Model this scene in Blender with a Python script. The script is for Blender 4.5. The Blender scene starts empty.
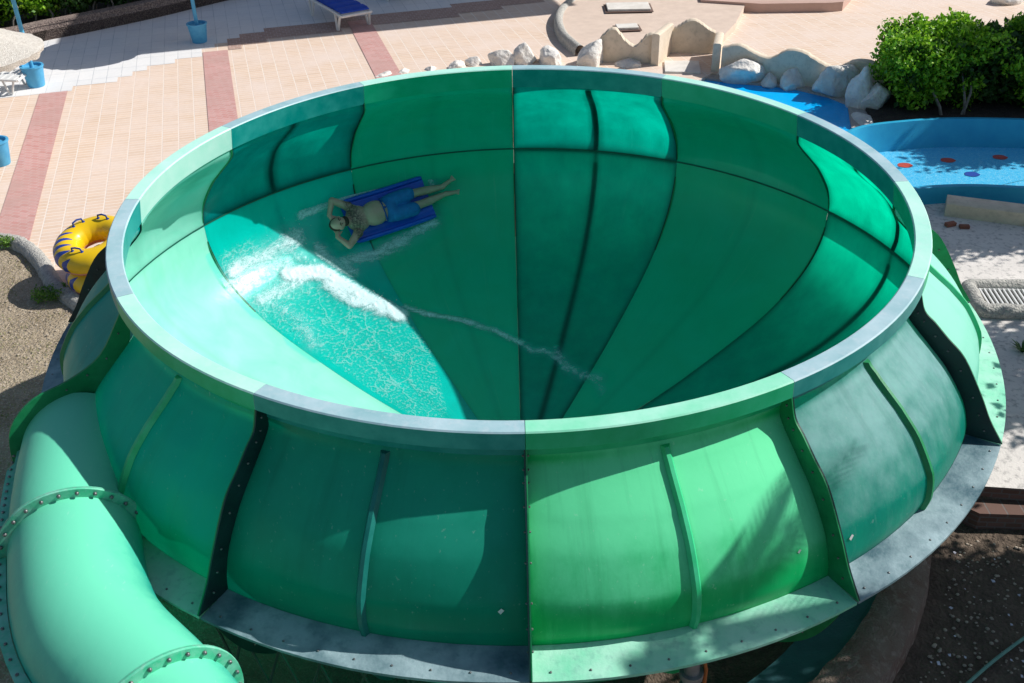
import bpy, bmesh, math, random
from mathutils import Vector, Matrix, noise
random.seed(7)
R = math.radians
PI = math.pi
scene = bpy.context.scene
COL = scene.collection

# ------------------------------------------------------------------ camera maths
S = 0.82
FPX, PITCH, ROLL, YAW = 1033.1, 0.5745, 0.0240, 0.0086
CAM = Vector((0.0, -13.3125 * S, 6.0906 * S))
SUN_AZ, SUN_EL = R(15), R(41)
SUN = Vector((math.cos(SUN_AZ) * math.cos(SUN_EL), math.sin(SUN_AZ) * math.cos(SUN_EL), math.sin(SUN_EL)))
GZ = -3.9
K = (CAM.z - GZ) / (CAM.z + 2.2)      # ground distances grow with the drop to the ground


def hk(x, y): return (x * K, CAM.y + (y - CAM.y) * K)


def ray(u, v):
    X = (u - 512) / FPX
    U = -(v - 341.5) / FPX
    cr, sr = math.cos(ROLL), math.sin(ROLL)
    x = X * cr + U * sr
    up = -X * sr + U * cr
    cp, sp = math.cos(PITCH), math.sin(PITCH)
    y = cp + up * sp
    z = -sp + up * cp
    cy, sy = math.cos(YAW), math.sin(YAW)
    return Vector((x * cy - y * sy, x * sy + y * cy, z))


def P(u, v, z=GZ):
    """place in the world, at height z, that the photograph shows at (u, v)"""
    r = ray(u, v)
    return CAM + r * ((z - CAM.z) / r.z)


# ------------------------------------------------------------------ helpers
def tag(o, label=None, cat=None, group=None, kind=None):
    if label: o['label'] = label
    if cat: o['category'] = cat
    if group: o['group'] = group
    if kind: o['kind'] = kind
    return o


def empty(name, loc=(0, 0, 0), rz=0, label=None, cat=None, group=None):
    o = bpy.data.objects.new(name, None)
    o.empty_display_size = 0.2
    COL.objects.link(o)
    o.location = loc
    o.rotation_euler = (0, 0, rz)
    return tag(o, label, cat, group)


class MB:
    """collects geometry for ONE mesh object"""

    def __init__(self):
        self.v, self.f, self.m = [], [], []

    def add(self, vs, fs, mi=0):
        n = len(self.v)
        self.v += [tuple(p) for p in vs]
        for q in fs:
            self.f.append([n + i for i in q])
            self.m.append(mi)

    def box(self, c, s, rz=0, mi=0, M=None):
        vs = []
        for dx in (-.5, .5):
            for dy in (-.5, .5):
                for dz in (-.5, .5):
                    p = Vector((dx * s[0], dy * s[1], dz * s[2]))
                    if M is not None:
                        p = M @ p
                    p = Matrix.Rotation(rz, 3, 'Z') @ p
                    vs.append(p + Vector(c))
        self.add(vs, [(0, 1, 3, 2), (4, 6, 7, 5), (0, 4, 5, 1), (2, 3, 7, 6), (0, 2, 6, 4), (1, 5, 7, 3)], mi)

    def tube(self, pts, rad, n=10, mi=0, caps=True, closed=False):
        pts = [Vector(p) for p in pts]
        rr = rad if isinstance(rad, (list, tuple)) else [rad] * len(pts)
        base = len(self.v)
        up = Vector((0, 0, 1))
        rings = []
        N = len(pts)
        prev = None
        for i, p in enumerate(pts):
            a = pts[(i - 1) % N] if (closed or i > 0) else p
            b = pts[(i + 1) % N] if (closed or i < N - 1) else p
            t = (b - a).normalized()
            if prev is None:
                ref = up if abs(t.dot(up)) < .95 else Vector((1, 0, 0))
                s = t.cross(ref).normalized()
            else:
                s = (prev - t * prev.dot(t)).normalized()
            prev = s
            w = s.cross(t)
            rings.append([p + (s * math.cos(2 * PI * k / n) + w * math.sin(2 * PI * k / n)) * rr[i] for k in range(n)])
        vs = [q for r in rings for q in r]
        fs = []
        M = N if closed else N - 1
        for i in range(M):
            for k in range(n):
                a = i * n + k
                b = i * n + (k + 1) % n
                j = ((i + 1) % N) * n
                fs.append((a, b, j + (k + 1) % n, j + k))
        if caps and not closed:
            fs.append(tuple(range(n)))
            fs.append(tuple((N - 1) * n + k for k in reversed(range(n))))
        self.add(vs, fs, mi)

    def sphere(self, c, s, nu=12, nv=8, mi=0, M=None):
        vs, fs = [], []
        for j in range(nv + 1):
            ph = PI * j / nv
            for i in range(nu):
                th = 2 * PI * i / nu
                p = Vector((s[0] * math.sin(ph) * math.cos(th), s[1] * math.sin(ph) * math.sin(th), s[2] * math.cos(ph)))
                if M is not None: p = M @ p
                vs.append(p + Vector(c))
        for j in range(nv):
            for i in range(nu):
                a, b = j * nu + i, j * nu + (i + 1) % nu
                fs.append((a, a + nu, b + nu, b))
        self.add(vs, fs, mi)

    def prism(self, poly, z0, z1, mi=0, side=None):
        n = len(poly)
        vs = [(p[0], p[1], z0) for p in poly] + [(p[0], p[1], z1) for p in poly]
        self.add(vs, [tuple(range(n, 2 * n)), tuple(reversed(range(n)))], mi)
        self.add(vs, [(i, (i + 1) % n, n + (i + 1) % n, n + i) for i in range(n)], mi if side is None else side)

    def grid(self, rows, mi=0, closed=False):
        n = len(rows[0])
        vs = [p for r in rows for p in r]
        fs = []
        for j in range(len(rows) - 1):
            for i in range(n if closed else n - 1):
                a, b = j * n + i, j * n + (i + 1) % n
                fs.append((a, b, b + n, a + n))
        self.add(vs, fs, mi)

    def build(self, name, mats, parent=None, smooth=True, bevel=0, loc=None, merge=True):
        me = bpy.data.meshes.new(name)
        me.from_pydata(self.v, [], self.f)
        if not isinstance(mats, (list, tuple)): mats = [mats]
        for m in mats: me.materials.append(m)
        for p, mi in zip(me.polygons, self.m): p.material_index = mi
        bm = bmesh.new()
        bm.from_mesh(me)
        if merge: bmesh.ops.remove_doubles(bm, verts=bm.verts, dist=1e-5)
        bm.to_mesh(me)
        bm.free()
        if smooth:
            me.polygons.foreach_set('use_smooth', [True] * len(me.polygons))
            me.set_sharp_from_angle(angle=R(38))
        me.update()
        o = bpy.data.objects.new(name, me)
        COL.objects.link(o)
        if parent: o.parent = parent
        if loc: o.location = loc
        if bevel:
            b = o.modifiers.new('bevel', 'BEVEL')
            b.width = bevel
            b.segments = 2
            b.limit_method = 'ANGLE'
            b.angle_limit = R(40)
        return o


def recalc(o):
    bm = bmesh.new()
    bm.from_mesh(o.data)
    bmesh.ops.recalc_face_normals(bm, faces=bm.faces)
    bm.to_mesh(o.data)
    bm.free()
    return o


# ------------------------------------------------------------------ materials
def newmat(name):
    m = bpy.data.materials.new(name)
    m.use_nodes = True
    nt = m.node_tree
    nt.nodes.clear()
    return m, nt, nt.nodes, nt.links


def N(nt, typ, **kw):
    n = nt.nodes.new(typ)
    for k, v in kw.items():
        if k in n.inputs.keys() if isinstance(k, str) else False:
            n.inputs[k].default_value = v
        else:
            setattr(n, k, v)
    return n


def c4(c): return (c[0], c[1], c[2], 1)


def mixc(nt, fac, a, b, blend='MIX'):
    n = nt.nodes.new('ShaderNodeMix')
    n.data_type = 'RGBA'
    n.blend_type = blend
    for idx, x in ((0, fac), (6, a), (7, b)):
        if hasattr(x, 'is_linked'):
            nt.links.new(x, n.inputs[idx])
        else:
            n.inputs[idx].default_value = c4(x) if idx > 0 else x
    return n.outputs[2]


def noisefac(nt, coord, scale, lo, hi, detail=5, rough=.6, stretch=None, dist=0):
    src = coord
    if stretch:
        mp = nt.nodes.new('ShaderNodeMapping')
        mp.inputs['Scale'].default_value = stretch
        nt.links.new(coord, mp.inputs['Vector'])
        src = mp.outputs[0]
    t = nt.nodes.new('ShaderNodeTexNoise')
    t.inputs['Scale'].default_value = scale
    t.inputs['Detail'].default_value = detail
    t.inputs['Roughness'].default_value = rough
    t.inputs['Distortion'].default_value = dist
    nt.links.new(src, t.inputs['Vector'])
    r = nt.nodes.new('ShaderNodeMapRange')
    r.inputs['From Min'].default_value = lo
    r.inputs['From Max'].default_value = hi
    nt.links.new(t.outputs['Fac'], r.inputs['Value'])
    return r.outputs['Result']


def mat(name, c1, c2=None, scale=4, rough=.6, rough2=None, bump=0, bscale=30, metal=0, spec=.5, c3=None, s3=30, lo=.35, hi=.65,
        trans=0, stretch=None, coat=0, bdist=.02, c3f=1.0):
    m, nt, nd, ln = newmat(name)
    tc = nd.new('ShaderNodeTexCoord')
    co = tc.outputs['Object']
    b = nd.new('ShaderNodeBsdfPrincipled')
    out = nd.new('ShaderNodeOutputMaterial')
    c2 = c2 or tuple(x * .8 for x in c1)
    f = noisefac(nt, co, scale, lo, hi, stretch=stretch)
    col = mixc(nt, f, c1, c2)
    if c3:
        f3 = noisefac(nt, co, s3, .52, .68)
        q3 = nd.new('ShaderNodeMath')
        q3.operation = 'MULTIPLY'
        q3.inputs[1].default_value = c3f
        ln.new(f3, q3.inputs[0])
        f3 = q3.outputs[0]
        col = mixc(nt, f3, col, c3)
    ln.new(col, b.inputs['Base Color'])
    b.inputs['Metallic'].default_value = metal
    b.inputs['Specular IOR Level'].default_value = spec
    b.inputs['Coat Weight'].default_value = coat
    if rough2 is not None:
        mr = nd.new('ShaderNodeMapRange')
        mr.inputs['To Min'].default_value = rough
        mr.inputs['To Max'].default_value = rough2
        ln.new(f, mr.inputs['Value'])
        ln.new(mr.outputs[0], b.inputs['Roughness'])
    else:
        b.inputs['Roughness'].default_value = rough
    if bump:
        bp = nd.new('ShaderNodeBump')
        bp.inputs['Strength'].default_value = bump
        bp.inputs['Distance'].default_value = bdist
        t = nd.new('ShaderNodeTexNoise')
        t.inputs['Scale'].default_value = bscale
        t.inputs['Detail'].default_value = 6
        ln.new(co, t.inputs['Vector'])
        ln.new(t.outputs['Fac'], bp.inputs['Height'])
        ln.new(bp.outputs[0], b.inputs['Normal'])
    sh = b.outputs[0]
    if trans:
        tr = nd.new('ShaderNodeBsdfTranslucent')
        ln.new(col, tr.inputs['Color'])
        mx = nd.new('ShaderNodeMixShader')
        mx.inputs[0].default_value = trans
        ln.new(sh, mx.inputs[1])
        ln.new(tr.outputs[0], mx.inputs[2])
        sh = mx.outputs[0]
    ln.new(sh, out.inputs['Surface'])
    return m


def gel(name, o1, o2, i1, i2, trans, tcol, rough=.3, chalk=(.35, 1.0), irough=.22):
    """fibreglass: its outer face, its inner face (gelcoat) and light that passes through it"""
    m, nt, nd, ln = newmat(name)
    tc = nd.new('ShaderNodeTexCoord')
    co = tc.outputs['Object']
    geo = nd.new('ShaderNodeNewGeometry')
    sepn = nd.new('ShaderNodeSeparateXYZ')
    ln.new(geo.outputs['Normal'], sepn.inputs[0])
    up_ = nd.new('ShaderNodeMapRange')
    up_.interpolation_type = 'SMOOTHSTEP'
    up_.inputs['From Min'].default_value = chalk[0]
    up_.inputs['From Max'].default_value = chalk[1]
    nw = noisefac(nt, co, 2.2, .2, .8, detail=8, rough=.7, stretch=(1, 1, .45))
    sh_n = nd.new('ShaderNodeMath')
    sh_n.operation = 'MULTIPLY_ADD'
    sh_n.inputs[1].default_value = .48
    ln.new(nw, sh_n.inputs[0])
    ln.new(sepn.outputs['Z'], sh_n.inputs[2])
    ln.new(sh_n.outputs[0], up_.inputs['Value'])
    f1 = up_.outputs[0]
    # run-off streaks
    pu = nd.new('ShaderNodeAttribute')
    pu.attribute_name = 'puv'
    pv = pu.outputs['Vector']
    f2 = noisefac(nt, pv, 7, .53, .80, detail=7, rough=.75, stretch=(1, .10, 1))
    mul = nd.new('ShaderNodeMath')
    mul.operation = 'MULTIPLY'
    mul.inputs[1].default_value = .35
    ln.new(f2, mul.inputs[0])
    mxf = nd.new('ShaderNodeMath')
    mxf.operation = 'MAXIMUM'
    ln.new(f1, mxf.inputs[0])
    ln.new(mul.outputs[0], mxf.inputs[1])
    co_ = mixc(nt, mxf.outputs[0], o1, o2)
    st2 = noisefac(nt, pv, 5, .54, .85, detail=6, rough=.65, stretch=(1, .07, 1))
    stm = nd.new('ShaderNodeMath')
    stm.operation = 'MULTIPLY'
    stm.inputs[1].default_value = .45
    ln.new(st2, stm.inputs[0])
    co_ = mixc(nt, stm.outputs[0], co_, tuple(x * .45 for x in o1))
    fi = noisefac(nt, co, 1.7, .35, .7, detail=6, dist=.6)
    ci_ = mixc(nt, fi, i1, i2)
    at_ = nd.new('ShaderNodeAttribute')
    at_.attribute_name = 'core'  # painted shade of the outer ribs, joints and ledge
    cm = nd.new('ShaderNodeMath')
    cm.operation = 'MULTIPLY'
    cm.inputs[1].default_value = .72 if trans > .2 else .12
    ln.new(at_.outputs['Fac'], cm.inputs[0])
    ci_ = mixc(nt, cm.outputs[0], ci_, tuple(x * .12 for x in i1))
    # scale and drip marks on the inside
    dr = noisefac(nt, pv, 4, .52, .8, detail=8, rough=.75, stretch=(1, .12, 1))
    ls_ = noisefac(nt, pv, 11, .60, .78, detail=6, rough=.7, stretch=(1, .05, 1))
    lsm = nd.new('ShaderNodeMath')
    lsm.operation = 'MULTIPLY'
    lsm.inputs[1].default_value = .16
    ln.new(ls_, lsm.inputs[0])
    ci_ = mixc(nt, lsm.outputs[0], ci_, tuple(min(1, x * .6 + .35) for x in i2))
    drm = nd.new('ShaderNodeMath')
    drm.operation = 'MULTIPLY'
    drm.inputs[1].default_value = .22
    ln.new(dr, drm.inputs[0])
    ci_ = mixc(nt, drm.outputs[0], ci_, tuple(x * .6 for x in i1))
    # fine scuffs
    sc = noisefac(nt, co, 26, .66, .74, detail=3, stretch=(1, .25, 1))
    scm = nd.new('ShaderNodeMath')
    scm.operation = 'MULTIPLY'
    scm.inputs[1].default_value = .25
    ln.new(sc, scm.inputs[0])
    co_ = mixc(nt, scm.outputs[0], co_, tuple(min(1, x * .5 + .42) for x in o2))
    col = mixc(nt, geo.outputs['Backfacing'], co_, ci_)
    b = nd.new('ShaderNodeBsdfPrincipled')
    ln.new(col, b.inputs['Base Color'])
    rr = nd.new('ShaderNodeMapRange')
    rr.inputs['To Min'].default_value = rough
    rr.inputs['To Max'].default_value = min(1, rough + .3)
    ln.new(f1, rr.inputs['Value'])
    rm = nd.new('ShaderNodeMix')
    rm.data_type = 'FLOAT'
    ln.new(geo.outputs['Backfacing'], rm.inputs[0])
    ln.new(rr.outputs[0], rm.inputs[2])
    rm.inputs[3].default_value = irough
    ln.new(rm.outputs[0], b.inputs['Roughness'])
    sm_i = nd.new('ShaderNodeMapRange')
    sm_i.inputs['To Min'].default_value = .22
    sm_i.inputs['To Max'].default_value = .34
    ln.new(geo.outputs['Backfacing'], sm_i.inputs['Value'])
    ln.new(sm_i.outputs[0], b.inputs['Specular IOR Level'])
    bp = nd.new('ShaderNodeBump')
    bp.inputs['Strength'].default_value = .12
    bp.inputs['Distance'].default_value = .03
    t = nd.new('ShaderNodeTexNoise')
    t.inputs['Scale'].default_value = 3.5
    t.inputs['Detail'].default_value = 5
    ln.new(co, t.inputs['Vector'])
    ln.new(t.outputs['Fac'], bp.inputs['Height'])
    ln.new(bp.outputs[0], b.inputs['Normal'])
    out = nd.new('ShaderNodeOutputMaterial')
    if trans:
        tr = nd.new('ShaderNodeBsdfTranslucent')
        ft = noisefac(nt, co, 2.5, .3, .75, detail=7, rough=.6, stretch=(1, 1, .6))
        tcn = mixc(nt, ft, tcol, tuple(x * .5 for x in tcol))
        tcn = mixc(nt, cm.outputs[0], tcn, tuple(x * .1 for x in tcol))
        ln.new(tcn, tr.inputs['Color'])
        mx = nd.new('ShaderNodeMixShader')
        mx.inputs[0].default_value = trans
        ln.new(b.outputs[0], mx.inputs[1])
        ln.new(tr.outputs[0], mx.inputs[2])
        ln.new(mx.outputs[0], out.inputs['Surface'])
    else:
        ln.new(b.outputs[0], out.inputs['Surface'])
    return m


M = {}
# light (opaque) and dark (translucent) fibreglass
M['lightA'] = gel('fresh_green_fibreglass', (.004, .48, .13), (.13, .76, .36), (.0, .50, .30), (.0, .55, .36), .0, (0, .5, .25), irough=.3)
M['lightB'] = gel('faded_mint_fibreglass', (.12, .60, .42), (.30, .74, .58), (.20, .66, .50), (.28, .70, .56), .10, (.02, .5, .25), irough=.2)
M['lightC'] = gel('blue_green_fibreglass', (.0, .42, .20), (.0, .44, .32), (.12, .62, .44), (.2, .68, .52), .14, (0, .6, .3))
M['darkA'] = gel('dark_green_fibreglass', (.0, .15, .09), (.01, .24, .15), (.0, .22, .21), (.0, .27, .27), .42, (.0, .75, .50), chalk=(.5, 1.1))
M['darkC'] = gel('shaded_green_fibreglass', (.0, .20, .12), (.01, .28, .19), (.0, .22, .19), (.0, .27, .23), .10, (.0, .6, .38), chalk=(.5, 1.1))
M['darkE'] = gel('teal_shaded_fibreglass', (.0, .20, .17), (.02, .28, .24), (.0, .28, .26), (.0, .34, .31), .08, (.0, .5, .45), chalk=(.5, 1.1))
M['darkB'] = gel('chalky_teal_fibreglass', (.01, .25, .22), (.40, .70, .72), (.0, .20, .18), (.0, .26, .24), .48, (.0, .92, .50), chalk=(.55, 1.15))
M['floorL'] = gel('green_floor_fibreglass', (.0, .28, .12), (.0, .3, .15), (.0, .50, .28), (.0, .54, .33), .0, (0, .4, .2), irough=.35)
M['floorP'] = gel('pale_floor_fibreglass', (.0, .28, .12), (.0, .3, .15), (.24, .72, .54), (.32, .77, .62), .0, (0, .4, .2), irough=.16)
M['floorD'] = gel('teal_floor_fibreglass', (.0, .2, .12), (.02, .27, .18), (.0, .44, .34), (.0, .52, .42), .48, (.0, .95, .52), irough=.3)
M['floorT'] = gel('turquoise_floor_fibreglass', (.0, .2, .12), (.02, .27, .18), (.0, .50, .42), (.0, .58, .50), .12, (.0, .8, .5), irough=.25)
M['rimL'] = mat('pale_rim_gelcoat', (.42, .84, .68), (.56, .88, .77), 2, .3, .5, .1, 20, c3=(.6, .82, .76), s3=9, lo=.3, hi=.7, c3f=.4)
M['rimG'] = mat('green_rim_gelcoat', (.22, .74, .46), (.42, .82, .64), 2, .3, .5, .1, 20, lo=.35, hi=.7)
M['rimD'] = mat('chalky_rim_gelcoat', (.24, .46, .49), (.46, .62, .67), 2, .4, .6, .1, 20, c3=(.52, .62, .66), s3=9, lo=.25, hi=.7, c3f=.5)
M['rimInD'] = mat('teal_inner_lip', (.0, .26, .24), (.03, .34, .32), 4, .3)
M['rimInL'] = mat('green_inner_lip', (.0, .44, .22), (.02, .5, .28), 4, .3)
M['rimInP'] = mat('pale_inner_lip', (.45, .80, .68), (.55, .84, .74), 4, .3)
M['rimOutD'] = mat('dark_rim_face', (.0, .20, .19), (.03, .28, .26), 4, .4)
M['rimOutL'] = mat('green_rim_face', (.0, .40, .16), (.02, .46, .22), 4, .4)
M['flL'] = mat('green_flange', (.0, .20, .06), (.01, .28, .10), 4, .45, .6, .1)
M['flD'] = mat('dark_flange', (.0, .022, .022), (.0, .04, .038), 4, .45, .6, .1)
M['ledL'] = mat('weathered_green_ledge', (.20, .64, .42), (.40, .74, .58), 2, .5, .7, .15, c3=(.12, .30, .27), s3=11, c3f=.35)
M['ledD'] = mat('weathered_grey_ledge', (.03, .10, .13), (.30, .42, .45), 1.6, .5, .7, .2, c3=(.06, .15, .17), s3=9, lo=.35, hi=.62, c3f=.4)
M['ribL'] = mat('green_rib', (.015, .50, .18), (.06, .58, .28), 4, .4)
M['ribD'] = mat('dark_rib', (.0, .13, .11), (.01, .18, .15), 4, .4)
M['bolt'] = mat('galvanised_bolt', (.10, .11, .11), (.3, .3, .3), 60, .45, metal=.7)
M['seam'] = mat('seam_sealant', (.0, .12, .08), rough=.6)
M['tube'] = gel('mint_tube_fibreglass', (.005, .36, .28), (.15, .68, .44), (.1, .4, .3), (.1, .4, .3), .0, (0, .4, .3), rough=.28, chalk=(.3, 1.15))
M['tubefl'] = mat('mint_tube_flange', (.05, .50, .28), (.20, .62, .44), 6, .4, .6, .1, c3=(.35, .55, .48), s3=20, c3f=.4)
M['rust'] = mat('rusty_stain', (.35, .16, .10), (.2, .2, .17), 30, .8)
M['soil'] = mat('dry_soil', (.42, .34, .24), (.28, .22, .15), 2.2, .95, bump=1.0, bscale=22, c3=(.58, .50, .38), s3=28, bdist=.06)
M['wetsoil'] = mat('dark_soil', (.06, .045, .035), (.03, .025, .02), 3, .95, bump=1.0, bscale=25, bdist=.06)
M['plaster'] = mat('cream_plaster', (.78, .66, .52), (.68, .57, .44), 3, .9, bump=.4, bscale=40, c3=(.5, .42, .32), s3=9, c3f=.5)
M['paleplaster'] = mat('rough_white_plaster', (.60, .58, .52), (.42, .41, .38), 14, .95, bump=1, bscale=35, c3=(.3, .29, .27), s3=24, bdist=.05)
M['rock'] = mat('pale_limestone', (.88, .84, .77), (.64, .60, .56), 3.5, .9, bump=1, bscale=10, c3=(.74, .72, .68), s3=7, bdist=.06)
M['slab'] = mat('white_stone_slab', (.78, .74, .68), (.66, .62, .56), 5, .8, bump=.2)
M['brownedge'] = mat('brown_edge', (.16, .10, .08), rough=.8)
M['concrete'] = mat('pale_concrete', (.78, .73, .68), (.66, .62, .58), 1.5, .9, bump=.3, bscale=30, c3=(.42, .40, .38), s3=12)
M['platform'] = mat('pinkish_platform_paving', (.70, .56, .46), (.62, .49, .40), 3, .9, bump=.3, bscale=50)
M['bluepaint'] = mat('sky_blue_paint', (.06, .34, .60), (.10, .42, .66), 8, .5, .6, .1)
M['white'] = mat('white_plastic', (.78, .78, .76), (.68, .68, .66), 12, .4)
M['bluefab'] = mat('navy_mattress_fabric', (.01, .06, .42), (.015, .08, .5), 12, .8, bump=.2, bscale=80)
M['thatch'] = mat('bleached_thatch', (.84, .79, .71), (.66, .60, .52), 14, .95, bump=1, bscale=60, stretch=(1, 1, 5), bdist=.05)
M['bluepool_'] = mat('pool_blue_paint', (.01, .22, .50), (.02, .28, .58), 2, .45, bump=.1)
M['poolrim'] = mat('teal_blue_basin_wall', (.01, .34, .58), (.02, .40, .62), 3, .5, bump=.1)
M['red'] = mat('red_paint', (.55, .07, .04), rough=.5)
M['navy'] = mat('navy_paint', (.01, .06, .35), rough=.5)
M['bark'] = mat('grey_bark', (.30, .27, .24), (.18, .15, .13), 20, .9, bump=.8)
M['steel'] = mat('galvanised_steel', (.33, .34, .35), (.22, .23, .24), 8, .5, metal=.5, bump=.1)
M['steelg'] = mat('dark_green_steel', (.01, .07, .05), (.02, .10, .07), 8, .6)
M['pipe'] = mat('pale_green_hose', (.12, .32, .26), (.2, .4, .33), 8, .5)
M['orange'] = mat('orange_conduit', (.5, .14, .03), rough=.6)
M['tealtile'] = mat('teal_painted_ledge', (.03, .12, .14), (.04, .16, .18), 3, .8, bump=.3)
M['matblue'] = mat('royal_blue_vinyl', (.0, .09, .62), (.0, .12, .72), 6, .35, .45, .1)
M['shorts'] = mat('bright_blue_shorts', (.01, .20, .58), (.01, .15, .48), 12, .7, bump=.3, bscale=25)
M['hair'] = mat('dark_hair', (.03, .02, .016), (.06, .04, .03), 60, .8, bump=.6, bscale=90)
M['petal'] = mat('fallen_petals', (.7, .65, .7), (.55, .6, .75), 3, .7)
M['facade'] = mat('hotel_render', (.62, .50, .38), rough=.9)
M['glassd'] = mat('dark_window_glass', (.03, .05, .06), rough=.1)


def leafmat(name, c1, c2, c3, trans=.35, rough=.45):
    m, nt, nd, ln = newmat(name)
    geo = nd.new('ShaderNodeNewGeometry')
    r = nd.new('ShaderNodeValToRGB')
    r.color_ramp.elements[0].color = c4(c1)
    r.color_ramp.elements[1].color = c4(c3)
    e = r.color_ramp.elements.new(.55)
    e.color = c4(c2)
    ln.new(geo.outputs['Random Per Island'], r.inputs[0])
    b = nd.new('ShaderNodeBsdfPrincipled')
    b.inputs['Roughness'].default_value = rough
    ln.new(r.outputs[0], b.inputs['Base Color'])
    tr = nd.new('ShaderNodeBsdfTranslucent')
    ln.new(r.outputs[0], tr.inputs['Color'])
    mx = nd.new('ShaderNodeMixShader')
    mx.inputs[0].default_value = trans
    ln.new(b.outputs[0], mx.inputs[1])
    ln.new(tr.outputs[0], mx.inputs[2])
    out = nd.new('ShaderNodeOutputMaterial')
    ln.new(mx.outputs[0], out.inputs['Surface'])
    return m


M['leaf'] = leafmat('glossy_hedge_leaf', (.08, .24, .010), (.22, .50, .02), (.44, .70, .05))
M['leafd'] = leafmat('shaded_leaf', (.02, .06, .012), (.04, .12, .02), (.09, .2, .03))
M['weed'] = leafmat('weed_leaf', (.08, .2, .02), (.15, .32, .04), (.26, .42, .08))


def brickmat(name, c1, c2, mortar, sx, sy, rz=0, msize=.02, stain=None, bump=.3, rough=.85, offset=.5, mscale=1.0, vert=False):
    m, nt, nd, ln = newmat(name)
    tc = nd.new('ShaderNodeTexCoord')
    mp = nd.new('ShaderNodeMapping')
    mp.inputs['Rotation'].default_value = (R(90) if vert else 0, 0, rz)
    ln.new(tc.outputs['Object'], mp.inputs['Vector'])
    bt = nd.new('ShaderNodeTexBrick')
    bt.offset = offset
    bt.inputs['Scale'].default_value = 1
    bt.inputs['Brick Width'].default_value = sx
    bt.inputs['Row Height'].default_value = sy
    bt.inputs['Mortar Size'].default_value = msize
    bt.inputs['Mortar Smooth'].default_value = .4
    bt.inputs['Color1'].default_value = c4(c1)
    bt.inputs['Color2'].default_value = c4(c2)
    bt.inputs['Mortar'].default_value = c4(mortar)
    ln.new(mp.outputs[0], bt.inputs['Vector'])
    col = bt.outputs['Color']
    f = noisefac(nt, tc.outputs['Object'], .9, .38, .72, detail=7)
    if stain: col = mixc(nt, f, col, stain)
    f2 = noisefac(nt, tc.outputs['Object'], 14, .3, .75, detail=6, rough=.7)
    mm = nd.new('ShaderNodeMath')
    mm.operation = 'MULTIPLY'
    mm.inputs[1].default_value = .3
    ln.new(f2, mm.inputs[0])
    col = mixc(nt, mm.outputs[0], col, tuple(x * .72 for x in c2))
    b = nd.new('ShaderNodeBsdfPrincipled')
    b.inputs['Roughness'].default_value = rough
    ln.new(col, b.inputs['Base Color'])
    bp = nd.new('ShaderNodeBump')
    bp.inputs['Strength'].default_value = bump
    bp.inputs['Distance'].default_value = .01
    ln.new(bt.outputs['Fac'], bp.inputs['Height'])
    bp.invert = True
    ln.new(bp.outputs[0], b.inputs['Normal'])
    out = nd.new('ShaderNodeOutputMaterial')
    ln.new(b.outputs[0], out.inputs['Surface'])
    return m


PAVE = R(15.2)      # the paving is laid at this angle
M['pave'] = brickmat('beige_paving', (.70, .51, .37), (.78, .59, .45), (.85, .77, .69), .15, .37, R(90) - PAVE, .014, stain=(.80, .66, .57), offset=.5)
M['redpave'] = brickmat('red_paving', (.56, .26, .23), (.64, .36, .33), (.62, .45, .41), .20, .12, -PAVE + R(35), .010, stain=(.52, .33, .29))
M['greypave'] = brickmat('grey_paving', (.72, .72, .72), (.80, .79, .78), (.5, .52, .54), .37, .74, -PAVE, .012, stain=(.84, .82, .79), offset=.0)
M['brownpave'] = brickmat('brown_paving', (.40, .26, .21), (.48, .32, .26), (.56, .44, .38), .185, .185, -PAVE, .010)
M['brick'] = brickmat('old_brick', (.13, .07, .05), (.18, .10, .08), (.16, .14, .13), .22, .08, 0, .012, vert=True)
M['pebblewall'] = mat('pebble_wall', (.36, .28, .24), (.15, .11, .10), 26, .9, bump=1, bscale=24, lo=.42, hi=.56, bdist=.05)

# ------------------------------------------------------------------ the bowl surface
PROF = [(5.37, -.375), (5.41, -.54), (5.71, -.85), (5.97, -1.12), (6.23, -1.5), (6.34, -1.8), (6.37, -2.0)]
PROF2 = [(6.37, -2.0), (6.32, -2.5), (6.10, -2.95), (5.72, -3.35), (5.2, -3.72), (4.5, -4.05), (3.3, -4.50), (2.4, -4.76), (1.7, -4.95), (.95, -5.12)]


def catmull(pts, n):
    pts = [Vector((a[0], a[1], a[2] if len(a) > 2 else 0)) for a in pts]
    ext = [pts[0] * 2 - pts[1]] + pts + [pts[-1] * 2 - pts[-2]]
    out = []
    for i in range(1, len(ext) - 2):
        p0, p1, p2, p3 = ext[i - 1:i + 3]
        for k in range(n):
            t = k / n
            out.append(.5 * (2 * p1 + (p2 - p0) * t + (2 * p0 - 5 * p1 + 4 * p2 - p3) * t * t + (3 * p1 - p0 - 3 * p2 + p3) * t ** 3))
    out.append(pts[-1])
    return out


UP = [(p.x * S, p.y * S) for p in catmull(PROF, 4)]
LOW = [(p.x * S, p.y * S) for p in catmull(PROF2, 4)]
UPF = [(p.x * S, p.y * S) for p in catmull(PROF, 9)]
LOWF = [(p.x * S, p.y * S) for p in catmull(PROF2, 9)]
OFF = 0.0069


def ang(i): return -PI / 2 + OFF + i * PI / 6


def cyl(r, a, z): return Vector((r * math.cos(a), r * math.sin(a), z))


def rad_at(z):
    for (r0, z0), (r1, z1) in zip((UP + LOW)[:-1], (UP + LOW)[1:]):
        if z0 >= z >= z1 and z0 != z1:
            return r0 + (r1 - r0) * (z0 - z) / (z0 - z1)
    return None


def bowl_hit(u, v):
    r = ray(u, v)
    t = 8.0
    inside = False
    while t < 30:
        q = CAM + r * t
        rr = rad_at(q.z)
        if rr is not None:
            ins = math.hypot(q.x, q.y) < rr
            if inside and not ins: return q
            inside = ins
        t += .01
    return None


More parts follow.
